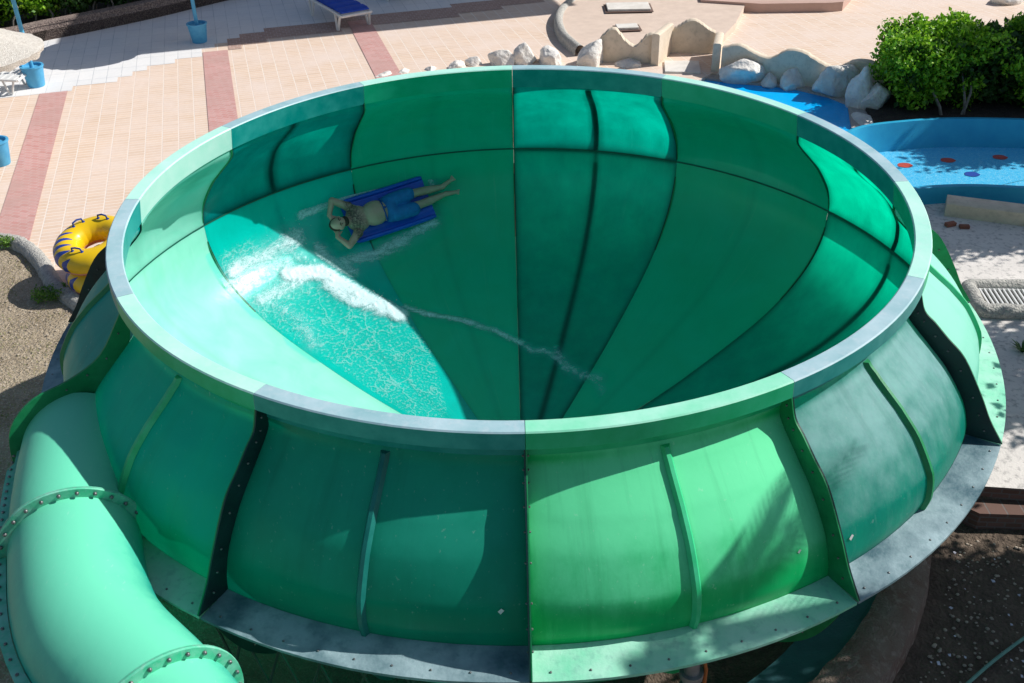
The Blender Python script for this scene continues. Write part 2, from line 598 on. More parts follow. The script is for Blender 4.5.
def bowl_normal(q):
    """inward/upward normal of the floor at q"""
    L = LOW
    a = math.atan2(q.y, q.x)
    for (r0, z0), (r1, z1) in zip(L[:-1], L[1:]):
        if z0 >= q.z >= z1:
            t = Vector((r1 - r0, 0, z1 - z0)).normalized()
            n = Vector((-t.z * -1, 0, t.x * -1))
            n = Vector((t.z, 0, -t.x))
            if n.z < 0: n = -n
            return Vector((n.x * math.cos(a), n.x * math.sin(a), n.z))
    return Vector((0, 0, 1))


def bulge_w(z):
    """how far the middle of a wall panel stands out of the line of its seams, by height (in metres)"""
    k = [(-.375, 0), (-.54, .6), (-.85, 1), (-1.12, 1), (-1.5, .8), (-1.8, .4), (-2.0, 0)]
    z = z / S
    for (z0, w0), (z1, w1) in zip(k[:-1], k[1:]):
        if z0 >= z >= z1: return .17 * S * (w0 + (w1 - w0) * (z0 - z) / (z0 - z1))
    return 0


def panel(prof, i, nth=28, bulge=1, gap=.0012):
    a0, a1 = ang(i), ang(i + 1)
    rows, core, puv = [], [], []  # core: painted shade along rib, seams and ledge
    for j, (r, z) in enumerate(prof):
        row, cr_, row_uv = [], [], []
        for k in range(nth + 1):
            s = k / nth
            s = .5 - .5 * math.cos(PI * s) if bulge else s
            a = a0 + gap / r + (a1 - a0 - 2 * gap / r) * s
            rr = r + bulge * bulge_w(z) * math.sin(PI * s) ** .7
            row.append(cyl(rr, a, z))
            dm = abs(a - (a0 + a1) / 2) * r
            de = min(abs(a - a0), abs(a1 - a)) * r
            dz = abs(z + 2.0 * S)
            v = max(math.exp(-(dm / .055) ** 2), .9 * math.exp(-(de / .05) ** 2), .9 * math.exp(-(dz / .06) ** 2))  # shade painted along the rib, the seams and the ledge line
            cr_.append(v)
            row_uv.append((a * 5, j / (len(prof) - 1) * (1.9 if bulge else 5.0), i * 3.7))
        rows.append(row)
        puv.append(row_uv)
        core.append(cr_)
    m = MB()
    m.grid([list(r) for r in zip(*rows)])   # normals outwards
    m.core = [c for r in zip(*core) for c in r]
    m.puv = [c for r in zip(*puv) for q in r for c in q]
    return m


def with_rib_shade(mb, name, mt, parent):
    """ribs and joints shade the sheet; that shade is painted in through the attribute"""
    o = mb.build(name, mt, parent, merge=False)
    at = o.data.attributes.new('core', 'FLOAT', 'POINT')  # painted shade of the ribs, joints and ledge
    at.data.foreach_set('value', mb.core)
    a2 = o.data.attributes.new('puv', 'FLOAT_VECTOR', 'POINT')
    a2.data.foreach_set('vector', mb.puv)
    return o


bowl = empty('water_slide_bowl', (0, 0, 0), 0, 'huge green fibreglass water slide bowl of alternating light and dark panels', 'water slide')
# even i = light, odd i = dark; the panel i lies between seam i and seam i+1
EDGE = [(5.51, -.205), (5.59, -.42), (5.73, -.54), (5.91, -.71), (6.15, -.93), (6.43, -1.38), (6.60, -1.70), (6.80, -1.99)]
EDGE_IN = [(5.35, -.205), (5.35, -.42), (5.41, -.56), (5.70, -.86), (5.94, -1.11), (6.21, -1.5), (6.33, -1.76), (6.37, -1.99)]


def ribbon(a, ea, eb, th, side, extra=None):
    """a flat flange plate in the vertical plane at angle a; side = +1/-1 puts its thickness on that side"""
    m = MB()
    n = Vector((-math.sin(a), math.cos(a), 0))
    A = [Vector((math.cos(a) * p.x * S, math.sin(a) * p.x * S, p.y * S)) for p in catmull(ea, 4)]
    B = [Vector((math.cos(a) * p.x * S, math.sin(a) * p.x * S, p.y * S)) for p in catmull(eb, 4)]
    o0, o1 = n * (.0015 * side), n * ((.0015 + th) * side)
    m.grid([[p + o0 for p in A], [p + o0 for p in B], [p + o1 for p in B], [p + o1 for p in A], [p + o0 for p in A]])
    for idx in (0, -1):
        m.add([A[idx] + o0, B[idx] + o0, B[idx] + o1, A[idx] + o1], [(0, 1, 2, 3)])
    # bolt heads
    L = len(A)
    for k in range(2, L - 1, 3):
        c = A[k].lerp(B[k], .6) + n * (.0015 + th + .006) * side
        m.sphere(c, (.012, .012, .011), 6, 4, 1)
    return m


BIGEDGE = [(5.515, -.22), (5.85, -.69), (6.25, -.90), (6.70, -1.02), (7.02, -1.30), (7.12, -1.75), (7.05, -2.2), (6.75, -2.6)]
BIGIN = [(5.40, -.22), (5.50, -.66), (5.74, -.90), (5.95, -1.13), (6.2, -1.48), (6.33, -1.78), (6.41, -2.1), (6.36, -2.45)]

wallmat = {0: 'lightA', 1: 'darkB', 2: 'lightB', 3: 'darkB', 4: 'lightA', 5: 'darkA', 6: 'lightA', 7: 'darkA', 8: 'lightB', 9: 'darkE', 10: 'lightC', 11: 'darkC'}
floormat = {8: 'floorP', 7: 'floorT'}
rimmat = {0: 'rimG', 2: 'rimL', 4: 'rimL', 6: 'rimL', 8: 'rimL', 10: 'rimL'}

for i in range(12):
    light = i % 2 == 0
    fl = M['flL'] if light else M['flD']
    wp = with_rib_shade(panel(UPF, i), 'wall_panel', M[wallmat[i]], bowl)
    tag(wp, 'light green wall panel' if light else 'dark translucent wall panel')
    fp = with_rib_shade(panel(LOWF, i, 44, bulge=0), 'floor_panel', M[floormat.get(i, 'floorL' if light else 'floorD')], bowl)
    tag(fp, 'plain green floor panel' if light else 'dark teal floor panel')
    # rim piece: a hollow box section with softened corners
    m = MB()
    sec = [(5.345, -.372), (5.29, -.02), (5.305, -.004), (5.49, .0), (5.505, -.014), (5.515, -.20), (5.50, -.208), (5.40, -.208), (5.385, -.372)]
    rows = []
    for k in range(17):
        a = ang(i) + .0006 + (PI / 6 - .0012) * k / 16
        wob = .004 * math.sin(a * 7)
        rows.append([cyl((r) * S + wob, a, z * S) for r, z in sec] + [cyl(sec[0][0] * S + wob, a, sec[0][1] * S)])
    m.grid([[r[0], r[1]] for r in rows], mi=1)
    m.grid([r[1:5] for r in rows], mi=0)
    m.grid([r[4:] for r in rows], mi=2)
    for rr in (rows[0], rows[-1]):
        m.add(rr[:-1], [tuple(range(len(sec)))])
    rp = recalc(m.build('rim_segment', [M[rimmat.get(i, 'rimD')], M['rimInP' if i in (8, 10) else ('rimInL' if light else 'rimInD')], M['rimOutL' if light else 'rimOutD']], bowl))
    tag(rp, 'pale green rim segment' if light else 'chalky grey rim segment')
    # radial flanges on both sides of the panel (upper)
    for s, side in ((i, 1), (i + 1, -1)):
        big = (s % 12) == 10
        m = ribbon(ang(s), BIGIN if big else EDGE_IN, BIGEDGE if big else EDGE, .012, side)
        m.build('flange', [M['flL'] if big else fl, M['bolt']], wp)
        e0 = [(6.40, -2.07), (6.30, -2.5), (6.08, -2.95), (5.70, -3.36), (5.18, -3.74), (4.48, -4.07), (3.28, -4.52), (1.7, -4.98), (.97, -5.13)]
        e1 = [(6.70, -2.07), (6.52, -2.6), (6.27, -3.07), (5.86, -3.52), (5.31, -3.93), (4.58, -4.28), (3.35, -4.74), (1.76, -5.17), (1.0, -5.32)]
        ribbon(ang(s), e0, e1, .012, side).build('flange', [M['flL' if light else 'flD'], M['bolt']], fp)
    # horizontal ledge flange, slightly drooping at the outer edge, with bolts
    m = MB()
    rows = []
    for k in range(15):
        s_ = k / 14
        a = ang(i) + .002 + (PI / 6 - .004) * s_
        bl = .05 * S * math.sin(PI * s_) * .0
        sag = .02 * S * math.sin(PI * s_)
        rows.append([cyl(6.375 * S + bl, a, -1.985 * S), cyl(6.79 * S, a, -2.015 * S - sag), cyl(6.79 * S, a, -2.05 * S - sag), cyl(6.375 * S + bl, a, -2.055 * S), cyl(6.375 * S + bl, a, -1.985 * S)])
    m.grid(rows)
    for rr in (rows[0], rows[-1]): m.add(rr[:-1], [(0, 1, 2, 3)])
    for k in range(9):
        s_ = (k + .5) / 9
        a = ang(i) + (PI / 6) * s_
        m.sphere(cyl(6.69 * S, a, -2.004 * S - .02 * S * math.sin(PI * s_)), (.012, .012, .011), 6, 4, 1)
    lg = recalc(m.build('ledge_flange', [M['ledL'] if light else M['ledD'], M['bolt']], wp))
    # stiffening rib in the middle of the panel
    am = ang(i + .5)
    for prof, par, nm in ((UP, wp, 'rib'), (LOW, fp, 'rib')):
        m = MB()
        rows = []
        hw = .034
        n = Vector((-math.sin(am), math.cos(am), 0))
        sub = prof[1:] if prof is UP else prof[2:-2]
        for j, (r, z) in enumerate(sub):
            jj = j / (len(sub) - 1)
            rb = r + (bulge_w(z) if prof is UP else 0)
            tn = Vector((sub[min(j + 1, len(sub) - 1)][0] - sub[max(j - 1, 0)][0], 0, sub[min(j + 1, len(sub) - 1)][1] - sub[max(j - 1, 0)][1])).normalized()
            nr = Vector((-tn.z, 0, tn.x))
            if nr.x < 0: nr = -nr
            nr = Vector((nr.x * math.cos(am), nr.x * math.sin(am), nr.z))
            c = cyl(rb, am, z)
            rows.append([c - n * (hw + .008) + nr * .003, c - n * hw * .5 + nr * .045, c + n * hw * .5 + nr * .045, c + n * (hw + .008) + nr * .003])
        m.grid(rows)
        m.add(rows[0], [(0, 1, 2, 3)])
        m.add(rows[-1], [(0, 1, 2, 3)])
        rbm = {'lightA': 'ribG', 'lightB': 'ribG', 'lightC': 'ribG'}
        m.build(nm, {0: M['ribL'], 10: M['ribL'], 2: M['ribL'], 11: M['ribD']}.get(i, M['flL']), par)
# seam sealant strip seen inside, between wall panels and floor panels, plus the drain
m = MB()
m.grid([[cyl(6.362 * S, 2 * PI * k / 120, -1.985 * S) for k in range(121)], [cyl(6.362 * S, 2 * PI * k / 120, -2.015 * S) for k in range(121)]])
m.build('seam_strip', M['seam'], bowl)
m = MB()
m.grid([[cyl(r * S, 2 * PI * k / 48, z * S) for k in range(49)] for r, z in ((.97, -5.13), (.9, -5.3), (.85, -6.1))])
m.build('drain_throat', M['floorL'], bowl)

# little white stickers on the outside of the panels
def outer_hit(u, v):
    r = ray(u, v)
    t = 6.0
    while t < 14:
        q = CAM + r * t
        rr = rad_at(q.z)
        if rr is not None:
            a_ = (math.atan2(q.y, q.x) - ang(0)) / (PI / 6)
            fr_ = a_ - math.floor(a_)
            if math.hypot(q.x, q.y) < rr + bulge_w(q.z) * math.sin(PI * fr_) ** .7 + .006: return q
        t += .002
    return None


parts_ = [o_ for o_ in bowl.children if o_.name.startswith('wall_panel')]
for (u, v), pi_, sz in (((501, 611), 11, .030), ((851, 537), 1, .032), ((799, 551), 0, .022)):
    q = outer_hit(u, v)
    if q is None: continue
    n_ = Vector((q.x, q.y, 0)).normalized()
    t_ = Vector((-n_.y, n_.x, 0))
    w_ = (Vector((0, 0, 1)) * .93 - n_ * .12).normalized()
    m = MB()
    m.add([q + n_ * .006 + t_ * sz * .9 + w_ * sz * .3, q + n_ * .006 + t_ * sz * .1 + w_ * sz, q + n_ * .006 - t_ * sz * .9 - w_ * sz * .1, q + n_ * .006 - t_ * sz * .1 - w_ * sz], [(0, 1, 2, 3)])
    m.build('sticker', M['white'], parts_[pi_], smooth=False)

# ------------------------------------------------------------------ tube that feeds the bowl
zt = -1.52
c0 = cyl(6.28 * S, ang(10), -1.45)
c1, cm_, c2, c3_ = P(76, 545, zt), P(92, 634, zt), P(165, 722, zt), P(300, 900, zt)
start = c0 + (c0 - c1).normalized() * .02
path = catmull([start, c0.lerp(c1, .5) + Vector((-.03, 0, 0)), c1, cm_, c2, c3_, c3_ + Vector((1.4, -.6, .1))], 8)
tube = empty('slide_tube', (c1.x, c1.y, GZ), 0, 'mint green enclosed slide tube with bolted ring flanges curving into the bowl', 'slide tube')
inv = Vector((c1.x, c1.y, GZ))
TR = .56


def frame(pts, i):
    a = pts[max(i - 1, 0)]
    b = pts[min(i + 1, len(pts) - 1)]
    t = (b - a).normalized()
    s = t.cross(Vector((0, 0, 1))).normalized()
    return t, s, s.cross(t)


bounds = [0, 16, 32, 40, len(path) - 1]
for q in range(4):
    i0, i1 = bounds[q], bounds[q + 1]
    m = MB()
    rows = []
    for i in range(i0, i1 + 1):
        t, s, w = frame(path, i)
        sh = 0
        if i == i0 and q > 0: sh = .008
        if i == i1: sh = -.008
        rows.append([path[i] + t * sh + (s * math.cos(2 * PI * k / 48) + w * math.sin(2 * PI * k / 48)) * TR - inv for k in range(49)])
    m.grid([list(reversed(r)) for r in rows])
    sec = m.build('tube_section', M['tube'], tube)
    # long flanges left and right of the section
    for sd in (-1, 1):
        m = MB()
        rows = []
        for i in range(i0, i1 + 1):
            t, s, w = frame(path, i)
            sh = .05 if (i == i0 and q > 0) else (-.05 if i == i1 else 0)
            c = path[i] + t * sh - inv
            wd = .085
            c = c + w * (0 if sd > 0 else -.42)
            if q == 0 and i < 5: wd = .03
            u_ = s * sd
            rin = TR - .005 if sd > 0 else TR - .10
            rows.append([c + u_ * rin + w * .114, c + u_ * (rin + .005 + wd) + w * .108, c + u_ * (rin + .005 + wd) + w * .088, c + u_ * rin + w * .088, c + u_ * rin + w * .114])
        m.grid(rows)
        for rr in (rows[0], rows[-1]): m.add(rr[:-1], [(0, 1, 2, 3)])
        for i in (range(i0 + 1, i1) if sd > 0 else ()):
            t, s, w = frame(path, i)
            m.sphere(path[i] - inv + s * sd * (TR + .045) + w * .117, (.016, .016, .012), 6, 4, 1)
        recalc(m.build('side_flange', [M['tubefl'], M['bolt']], sec))
    for e, (ii, sg) in enumerate(((i0, 1), (i1, -1))):
        if q == 0 and e == 0: continue
        t, s, w = frame(path, ii)
        m = MB()
        rows = []
        a_, b_ = .0015 * sg, .02 * sg
        for k in range(65):
            d = s * math.cos(2 * PI * k / 64) + w * math.sin(2 * PI * k / 64)
            c = path[ii] - inv
            rows.append([c + t * a_ + d * TR, c + t * a_ + d * (TR + .095), c + t * b_ + d * (TR + .09), c + t * b_ + d * (TR - .002), c + t * a_ + d * TR])
        m.grid(rows)
        for k in range(26):
            d = s * math.cos(2 * PI * (k + .5) / 26) + w * math.sin(2 * PI * (k + .5) / 26)
            m.sphere(path[ii] - inv + t * (b_ + .012 * sg) + d * (TR + .05), (.019, .019, .019), 7, 5, 1)
        recalc(m.build('ring_flange', [M['tubefl'], M['bolt']], sec))

# ------------------------------------------------------------------ ground, pit, decks
def sstep(a, b, x):
    t = max(0, min(1, (x - a) / (b - a)))
    return t * t * (3 - 2 * t)


def ground_h(x, y):
    r = math.hypot(x, y)
    h = GZ - .03
    # lower garden in front and on the front right
    low = sstep(-.75, -.95, y) * sstep(2.0, 3.0, x)
    h = h + (GZ - .45 - h) * low
    fr = sstep(-3.0, -5.0, y) * (1 - sstep(2.0, 3.0, x)) * .4
    h -= fr
    if y > 6.5 and x > -7 or x > 6.0 and y > -.7: h = GZ - 1.0
    if r < 4.9: h = min(h, GZ - .55 - .9 * sstep(4.7, 3.4, r))
    return h


xs = [-160, -90, -50, -30, -22, -18] + [-16 + .25 * k for k in range(129)] + [18, 24, 32, 50, 90, 160]
ys = [-60, -30, -18, -14, -12] + [-11 + .25 * k for k in range(140)] + [26, 30, 40, 60, 100, 200]
vs, fs = [], []
for j, y in enumerate(ys):
    for i, x in enumerate(xs):
        h = ground_h(x, y)
        if h > -6: h += .035 * noise.noise(Vector((x * 1.7, y * 1.7, 0))) + .02 * noise.noise(Vector((x * 5, y * 5, 3)))
        vs.append((x, y, h))
nx = len(xs)
for j in range(len(ys) - 1):
    for i in range(nx - 1):
        a = j * nx + i
        fs.append((a, a + 1, a + nx + 1, a + nx))
m = MB()
m.add(vs, fs)
def groundmat():
    m = M['soil'].copy()
    m.name = 'garden_soil'
    nt = m.node_tree
    b = [n for n in nt.nodes if n.type == 'BSDF_PRINCIPLED'][0]
    tc = [n for n in nt.nodes if n.type == 'TEX_COORD'][0]
    old = b.inputs['Base Color'].links[0].from_socket
    sep = nt.nodes.new('ShaderNodeSeparateXYZ')
    nt.links.new(tc.outputs['Object'], sep.inputs[0])
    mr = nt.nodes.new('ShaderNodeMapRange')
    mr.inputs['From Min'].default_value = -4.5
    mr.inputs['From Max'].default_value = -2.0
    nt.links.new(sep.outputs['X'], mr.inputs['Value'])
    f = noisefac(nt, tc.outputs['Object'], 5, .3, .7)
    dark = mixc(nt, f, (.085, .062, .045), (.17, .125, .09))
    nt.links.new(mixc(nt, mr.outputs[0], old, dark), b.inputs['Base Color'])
    return m


tag(m.build('ground', groundmat()), kind='structure')

ux, uy = Vector((math.cos(PAVE), math.sin(PAVE), 0)), Vector((-math.sin(PAVE), math.cos(PAVE), 0))


def loc_xy(p): return p.x * ux.x + p.y * ux.y, p.x * uy.x + p.y * uy.y


def inpoly(x, y, poly):
    c = False
    n = len(poly)
    for i in range(n):
        x0, y0 = poly[i]
        x1, y1 = poly[(i + 1) % n]
        if (y0 > y) != (y1 > y) and x < (x1 - x0) * (y - y0) / (y1 - y0) + x0: c = not c
    return c


# beige paved terrace (left and behind the bowl)
garden = [P(-260, 215), P(-60, 232), P(0, 240), P(25, 246), P(42, 264), P(55, 284), P(74, 300), P(110, 262), P(160, 215)]
deck = [tuple(p[:2]) for p in garden] + [hk(-3.4, 5.0), hk(0, 5.95), hk(2.5, 8.5), hk(4.2, 10.5), hk(7.4, 9.0), (60, 15), (60, 90), (-80, 90), (-80, 8)]
m = MB()
m.prism(deck, GZ - .25, GZ)
tag(m.build('paved_terrace', M['pave'], smooth=False), kind='structure')

# pale grey paving and the brown row that edges it: laid tile by tile
T = .30
O_ = Vector(((1 - K) * CAM.x, (1 - K) * CAM.y, 0))
greyb = [P(-200, 110), P(-80, 103), P(0, 97), P(60, 91), P(100, 84), P(135, 72), P(200, 55), P(222, 42), P(262, 30), P(300, 24), P(345, 19), P(400, 14), P(450, 6), P(520, -6), P(640, -25)]
gpoly = [(p.x, p.y) for p in greyb] + [(50, 60), (-60, 60), (-60, 15)]
gm, bmq, sm_ = MB(), MB(), MB()
for iy in range(0, 110):
    for ix in range(-110, 60):
        cx, cy = (ix + .5) * T, (iy + .5) * T
        w = ux * cx + uy * cy
        if w.y > 24 or w.x < -17 or w.x > 9: continue
        corners = [O_ + (ux * (cx + a * T / 2) + uy * (cy + b * T / 2)) * K for a, b in ((-1, -1), (1, -1), (1, 1), (-1, 1))]
        w0 = w
        w = O_ + w0 * K
        if inpoly(w.x, w.y, gpoly):
            gm.add([(c.x, c.y, GZ + .005) for c in corners], [(0, 1, 2, 3)])
        else:
            w2 = w + uy * (T * 3 * K)
            if inpoly(w2.x, w2.y, gpoly) and cx > -2.95:
                bmq.add([(c.x, c.y, GZ + .009) for c in corners], [(0, 1, 2, 3)])
tag(gm.build('pale_paving', M['greypave'], smooth=False), kind='structure')
tag(bmq.build('brown_paving_edge', M['brownpave'], smooth=False), kind='structure')
for cx, y0, y1 in ((-6.66, -3.0, 12.3), (-3.30, 8.0, 14.1), (.22, 10.6, 15.5)):
    m = MB()
    pts = []
    pl = [ux * (cx - .28) + uy * y0, ux * (cx + .28) + uy * y0, ux * (cx + .28) + uy * y1, ux * (cx - .28) + uy * y1]
    if cx < -6: pl[0] = ux * (cx - .28) + uy * 5.4; pl[1] = ux * (cx + .28) + uy * 5.15
    pl = [O_ + p * K for p in pl]
    m.add([(p.x, p.y, GZ + .0135) for p in pl], [(0, 1, 2, 3)])
    tag(m.build('red_paving_stripe', M['redpave'], smooth=False), kind='structure')

# walkway on the right
wk = [hk(4.6, -2.72), hk(5.2, -2.80), hk(9, -3.2), hk(16, -3.6), hk(16, 3.9), hk(8.1, 4.2), hk(6.6, 4.3), hk(5.0, 4.6), hk(3.6, 4.3), hk(4.8, 1.5), hk(4.9, -.5), hk(4.75, -1.6)]
m = MB()
m.prism(wk, GZ - .9, GZ, side=1)
tag(recalc(m.build('concrete_walkway', [M['concrete'], M['brick']], smooth=False)), kind='structure')
m = MB()
m.prism([hk(4.45, -2.74), hk(16, -3.62), hk(16, -3.85), hk(4.7, -2.98)], GZ - .9, GZ - .2)
tag(recalc(m.build('retaining_wall', M['brick'], smooth=False)), 'low brick retaining wall along the front of the concrete walkway', 'wall')

# ring wall around the pit (front right) with its teal inner ledge
def arc(r, a0, a1, n): return [(r * math.cos(R(a0 + (a1 - a0) * k / n)), r * math.sin(R(a0 + (a1 - a0) * k / n))) for k in range(n + 1)]


ringw = empty('ring_wall', (0, 0, GZ - .85), 0, 'old curved brick wall with worn mortar top under the edge of the bowl', 'wall')
m = MB()
rows = []
for k in range(81):
    a = R(-112 + 96 * k / 80)
    j1, j2 = .03 * noise.noise(Vector((k * .4, 0, 1))), .03 * noise.noise(Vector((k * .4, 5, 1)))
    rows.append([cyl(4.78 + j1, a, -.2), cyl(4.78 + j1, a, .76 + j2), cyl(4.90, a, .80 + j2), cyl(5.14, a, .78 + j1), cyl(5.26 + j2, a, .70), cyl(5.38 + j1, a, -.2)])
m.grid(rows)
m.build('wall_body', mat('mortar_and_brick', (.24, .19, .155), (.19, .115, .085), 3, .95, bump=.7, bscale=40, c3=(.31, .26, .22), s3=10, bdist=.05), ringw)
m = MB()
rows = [[cyl(4.22, R(-112 + 96 * k / 60), .40), cyl(4.79, R(-112 + 96 * k / 60), .62), cyl(4.79, R(-112 + 96 * k / 60), .3)] for k in range(61)]
m.grid(rows)
m.build('painted_ledge', M['tealtile'], ringw)

# garden curb of rough stones on the left
curb = empty('garden_curb', tuple(P(30, 255)), 0, 'rough grey stone curb curving between the bare garden and the terrace', 'curb')
cpts = catmull([P(-200, 222), P(-60, 234), P(0, 241), P(24, 247), P(42, 264), P(55, 286), P(78, 304), P(120, 330)], 10)
m = MB()
org = P(30, 255)
rows = []
for k, p in enumerate(cpts):
    a, b = cpts[max(k - 1, 0)], cpts[min(k + 1, len(cpts) - 1)]
    t = (b - a).normalized()
    s = Vector((-t.y, t.x, 0))
    row = []
    for q in range(9):
        th = PI * q / 8
        rr = 1 + .18 * noise.noise(Vector((k * .8, q * .8, 2)))
        row.append(p - org + s * math.cos(th) * .15 * rr + Vector((0, 0, .16 * math.sin(th) * rr + (-.12 if q in (0, 8) else 0))))
    rows.append(row)
m.grid(rows)
m.build('curb_stones', M['paleplaster'], curb)


def leaves(mb, c, rad, n, size, squash=1, shape='ball', up=.3):
    for _ in range(n):
        while True:
            d = Vector((random.uniform(-1, 1), random.uniform(-1, 1), random.uniform(-1, 1)))
            if d.length < 1: break
        p = Vector(c) + Vector((d.x * rad[0], d.y * rad[1], d.z * rad[2]))
        leaf(mb, p, size * random.uniform(.6, 1.3), up)


def leaf(mb, p, s, up=.3, d=None):
    a = Vector((random.gauss(0, 1), random.gauss(0, 1), random.gauss(0, 1) + up)) if d is None else d
    a.normalize()
    b = a.cross(Vector((random.gauss(0, 1), random.gauss(0, 1), random.gauss(0, 1)))).normalized()
    c = a.cross(b)
    w = .32
    mb.add([p, p + a * s * .45 + b * s * w + c * s * .06, p + a * s, p + a * s * .45 - b * s * w + c * s * .06], [(0, 1, 2, 3)])


for u, v, w, lab in ((52, 297, .28, 'low leafy green weed clump beside the stone curb, nearest the bowl'), (8, 246, .14, 'small green weed sprouting inside the stone curb at the photo edge')):
    p = P(u, v)
    wd = empty('weed', tuple(p), 0, lab, 'plant')
    m = MB()
    for q in range(int(600 * w / .28)):
        a = random.uniform(0, 2 * PI)
        r = w * math.sqrt(random.random())
        el = Vector((math.cos(a) * r * 1.25, math.sin(a) * r * .8, random.uniform(0, .16)))
        leaf(m, el, random.uniform(.03, .07), .6)
    m.build('foliage', M['weed'], wd, smooth=False)
    m = MB()
    for q in range(7):
        a = q * .9
        m.tube([(0, 0, -.02), (math.cos(a) * w * .5, math.sin(a) * w * .4, .06), (math.cos(a) * w, math.sin(a) * w * .7, .10)], .005, 5)
    m.build('stem', M['weed'], wd)

random.seed(31)
m = MB()
for k in range(9000):
    u, v = random.uniform(-40, 110), random.uniform(248, 600)
    p = P(u, v, GZ - .03)
    c = noise.noise(p * 1.3)
    if c < -.05 + random.uniform(-.25, .25): continue
    if v < 300 and u > 35: continue
    h = random.uniform(.015, .05)
    d = Vector((random.gauss(0, .5), random.gauss(0, .5), 1)) * h
    sx = Vector((random.uniform(-1, 1), random.uniform(-1, 1), 0)).normalized() * .008
    m.add([p - sx, p + sx, p + d], [(0, 1, 2)])
M['drygrass'] = leafmat('dry_grass', (.42, .34, .18), (.30, .30, .12), (.16, .24, .06), .2, .8)
tag(m.build('dry_grass', M['drygrass'], smooth=False, merge=False), 'short dry grass scattered over the bare garden soil', 'grass', kind='stuff')

# ------------------------------------------------------------------ swim rings
def swim_ring(loc, tilt, lab):
    root = empty('swim_ring', loc, 0, lab, 'swim ring', 'stacked yellow swim rings')
    root.rotation_euler = tilt
    m = MB()
    rows = []
    for k in range(49):
        th = 2 * PI * k / 48
        row = []
        for q in range(25):
            ph = 2 * PI * q / 24
            r = .40 + .205 * math.cos(ph) * (1 + .02 * math.cos(th * 16))
            row.append(Vector((r * math.cos(th), r * math.sin(th), .20 * math.sin(ph))))
        rows.append(row)
    m.grid(rows)
    m.build('inflated_ring', M['ringmat'], root)
    for th in (R(65), R(120), R(245)):
        m = MB()
        pts = [Vector((.40 * math.cos(th + d), .40 * math.sin(th + d), .195 + h)) for d, h in ((-.2, 0), (-.17, .06), (0, .075), (.17, .06), (.2, 0))]
        m.tube(pts, .014, 7)
        m.sphere(pts[0], (.03, .03, .012), 8, 5)
        m.sphere(pts[-1], (.03, .03, .012), 8, 5)
        m.build('handle', M['navy'], root)
    return root


def ringmaterial():
    m, nt, nd, ln = newmat('yellow_vinyl_with_blue_flames')
    tc = nd.new('ShaderNodeTexCoord')
    sep = nd.new('ShaderNodeSeparateXYZ')
    ln.new(tc.outputs['Object'], sep.inputs[0])
    # flames: jagged blue patches on the outer side of the left half
    wv = nd.new('ShaderNodeTexWave')
    wv.inputs['Scale'].default_value = 2.1
    wv.inputs['Distortion'].default_value = 3
    wv.inputs['Detail'].default_value = 1
    wv.bands_direction = 'Y'
    ln.new(tc.outputs['Object'], wv.inputs['Vector'])
    ad = nd.new('ShaderNodeMath')
    ad.operation = 'MULTIPLY_ADD'
    ad.inputs[1].default_value = .34
    ln.new(wv.outputs['Fac'], ad.inputs[0])
    ln.new(sep.outputs['X'], ad.inputs[2])
    lt = nd.new('ShaderNodeMath')
    lt.operation = 'LESS_THAN'
    lt.inputs[1].default_value = -.27
    ln.new(ad.outputs[0], lt.inputs[0])
    col = mixc(nt, lt.outputs[0], (.85, .55, .01), (.02, .06, .35))
    lz = nd.new('ShaderNodeMath')
    lz.operation = 'LESS_THAN'
    lz.inputs[1].default_value = -.06
    ln.new(sep.outputs['Z'], lz.inputs[0])
    col = mixc(nt, lz.outputs[0], col, (.75, .30, .28))
    b = nd.new('ShaderNodeBsdfPrincipled')
    b.inputs['Roughness'].default_value = .3
    ln.new(col, b.inputs['Base Color'])
    out = nd.new('ShaderNodeOutputMaterial')
    ln.new(b.outputs[0], out.inputs['Surface'])
    return m


M['ringmat'] = ringmaterial()
rp = P(112, 284)
r1_ = swim_ring((rp.x, rp.y, GZ + .25), (0, 0, 0), 'lower yellow swim ring with blue flames lying on the terrace beside the bowl')
r2_ = swim_ring((rp.x - .16, rp.y + .10, GZ + .72), (R(10), R(-6), R(12)), 'upper yellow swim ring with blue flames on top of the stack')

r1_.scale = r2_.scale = (1.16, 1.16, 1.16)

# ------------------------------------------------------------------ parasols in blue buckets
def bucket_parasol(u, v, h, rad, lab, scale=1):
    p = P(u, v)
    root = empty('parasol', tuple(p), random.uniform(0, 3), lab, 'parasol', 'thatched parasols standing in blue buckets')
    m = MB()
    pr = [(0, .0), (.16, 0), (.17, .02), (.225, .42), (.24, .42), (.24, .45), (.20, .45), (.195, .40), (0, .38)]
    m.grid([[Vector((r * math.cos(2 * PI * k / 28), r * math.sin(2 * PI * k / 28), z)) for k in range(29)] for r, z in pr])
    m.build('bucket', M['bluepaint'], root)
    m = MB()
    m.tube([(0, 0, .36), (0, 0, h + .35)], .045, 12)
    m.build('pole', M['bluepaint'], root)
    m = MB()
    rows = []
    for j in range(9):
        t = j / 8
        row = []
        for k in range(73):
            th = 2 * PI * (k % 72) / 72
            rg = 1 + (.05 * noise.noise(Vector((th * 9, t * 3, u))) if j > 5 else 0)
            r = max(.03, rad * t * rg)
            row.append(Vector((r * math.cos(th), r * math.sin(th), h + .55 * (1 - t) ** 1.15 - .04 * t + .03 * noise.noise(Vector((math.cos(th) * 5, math.sin(th) * 5, j * .9))))))
        rows.append(row)
    rows.append([Vector((q.x * .97, q.y * .97, h - .14 + .05 * noise.noise(q * 9))) for q in rows[-1]])
    rows.append([Vector((q.x * .1, q.y * .1, h + .2)) for q in rows[-1]])
    m.grid(rows)
    m.build('thatch_canopy', M['thatch'], root)
    root.scale = (K, K, K)
    return root


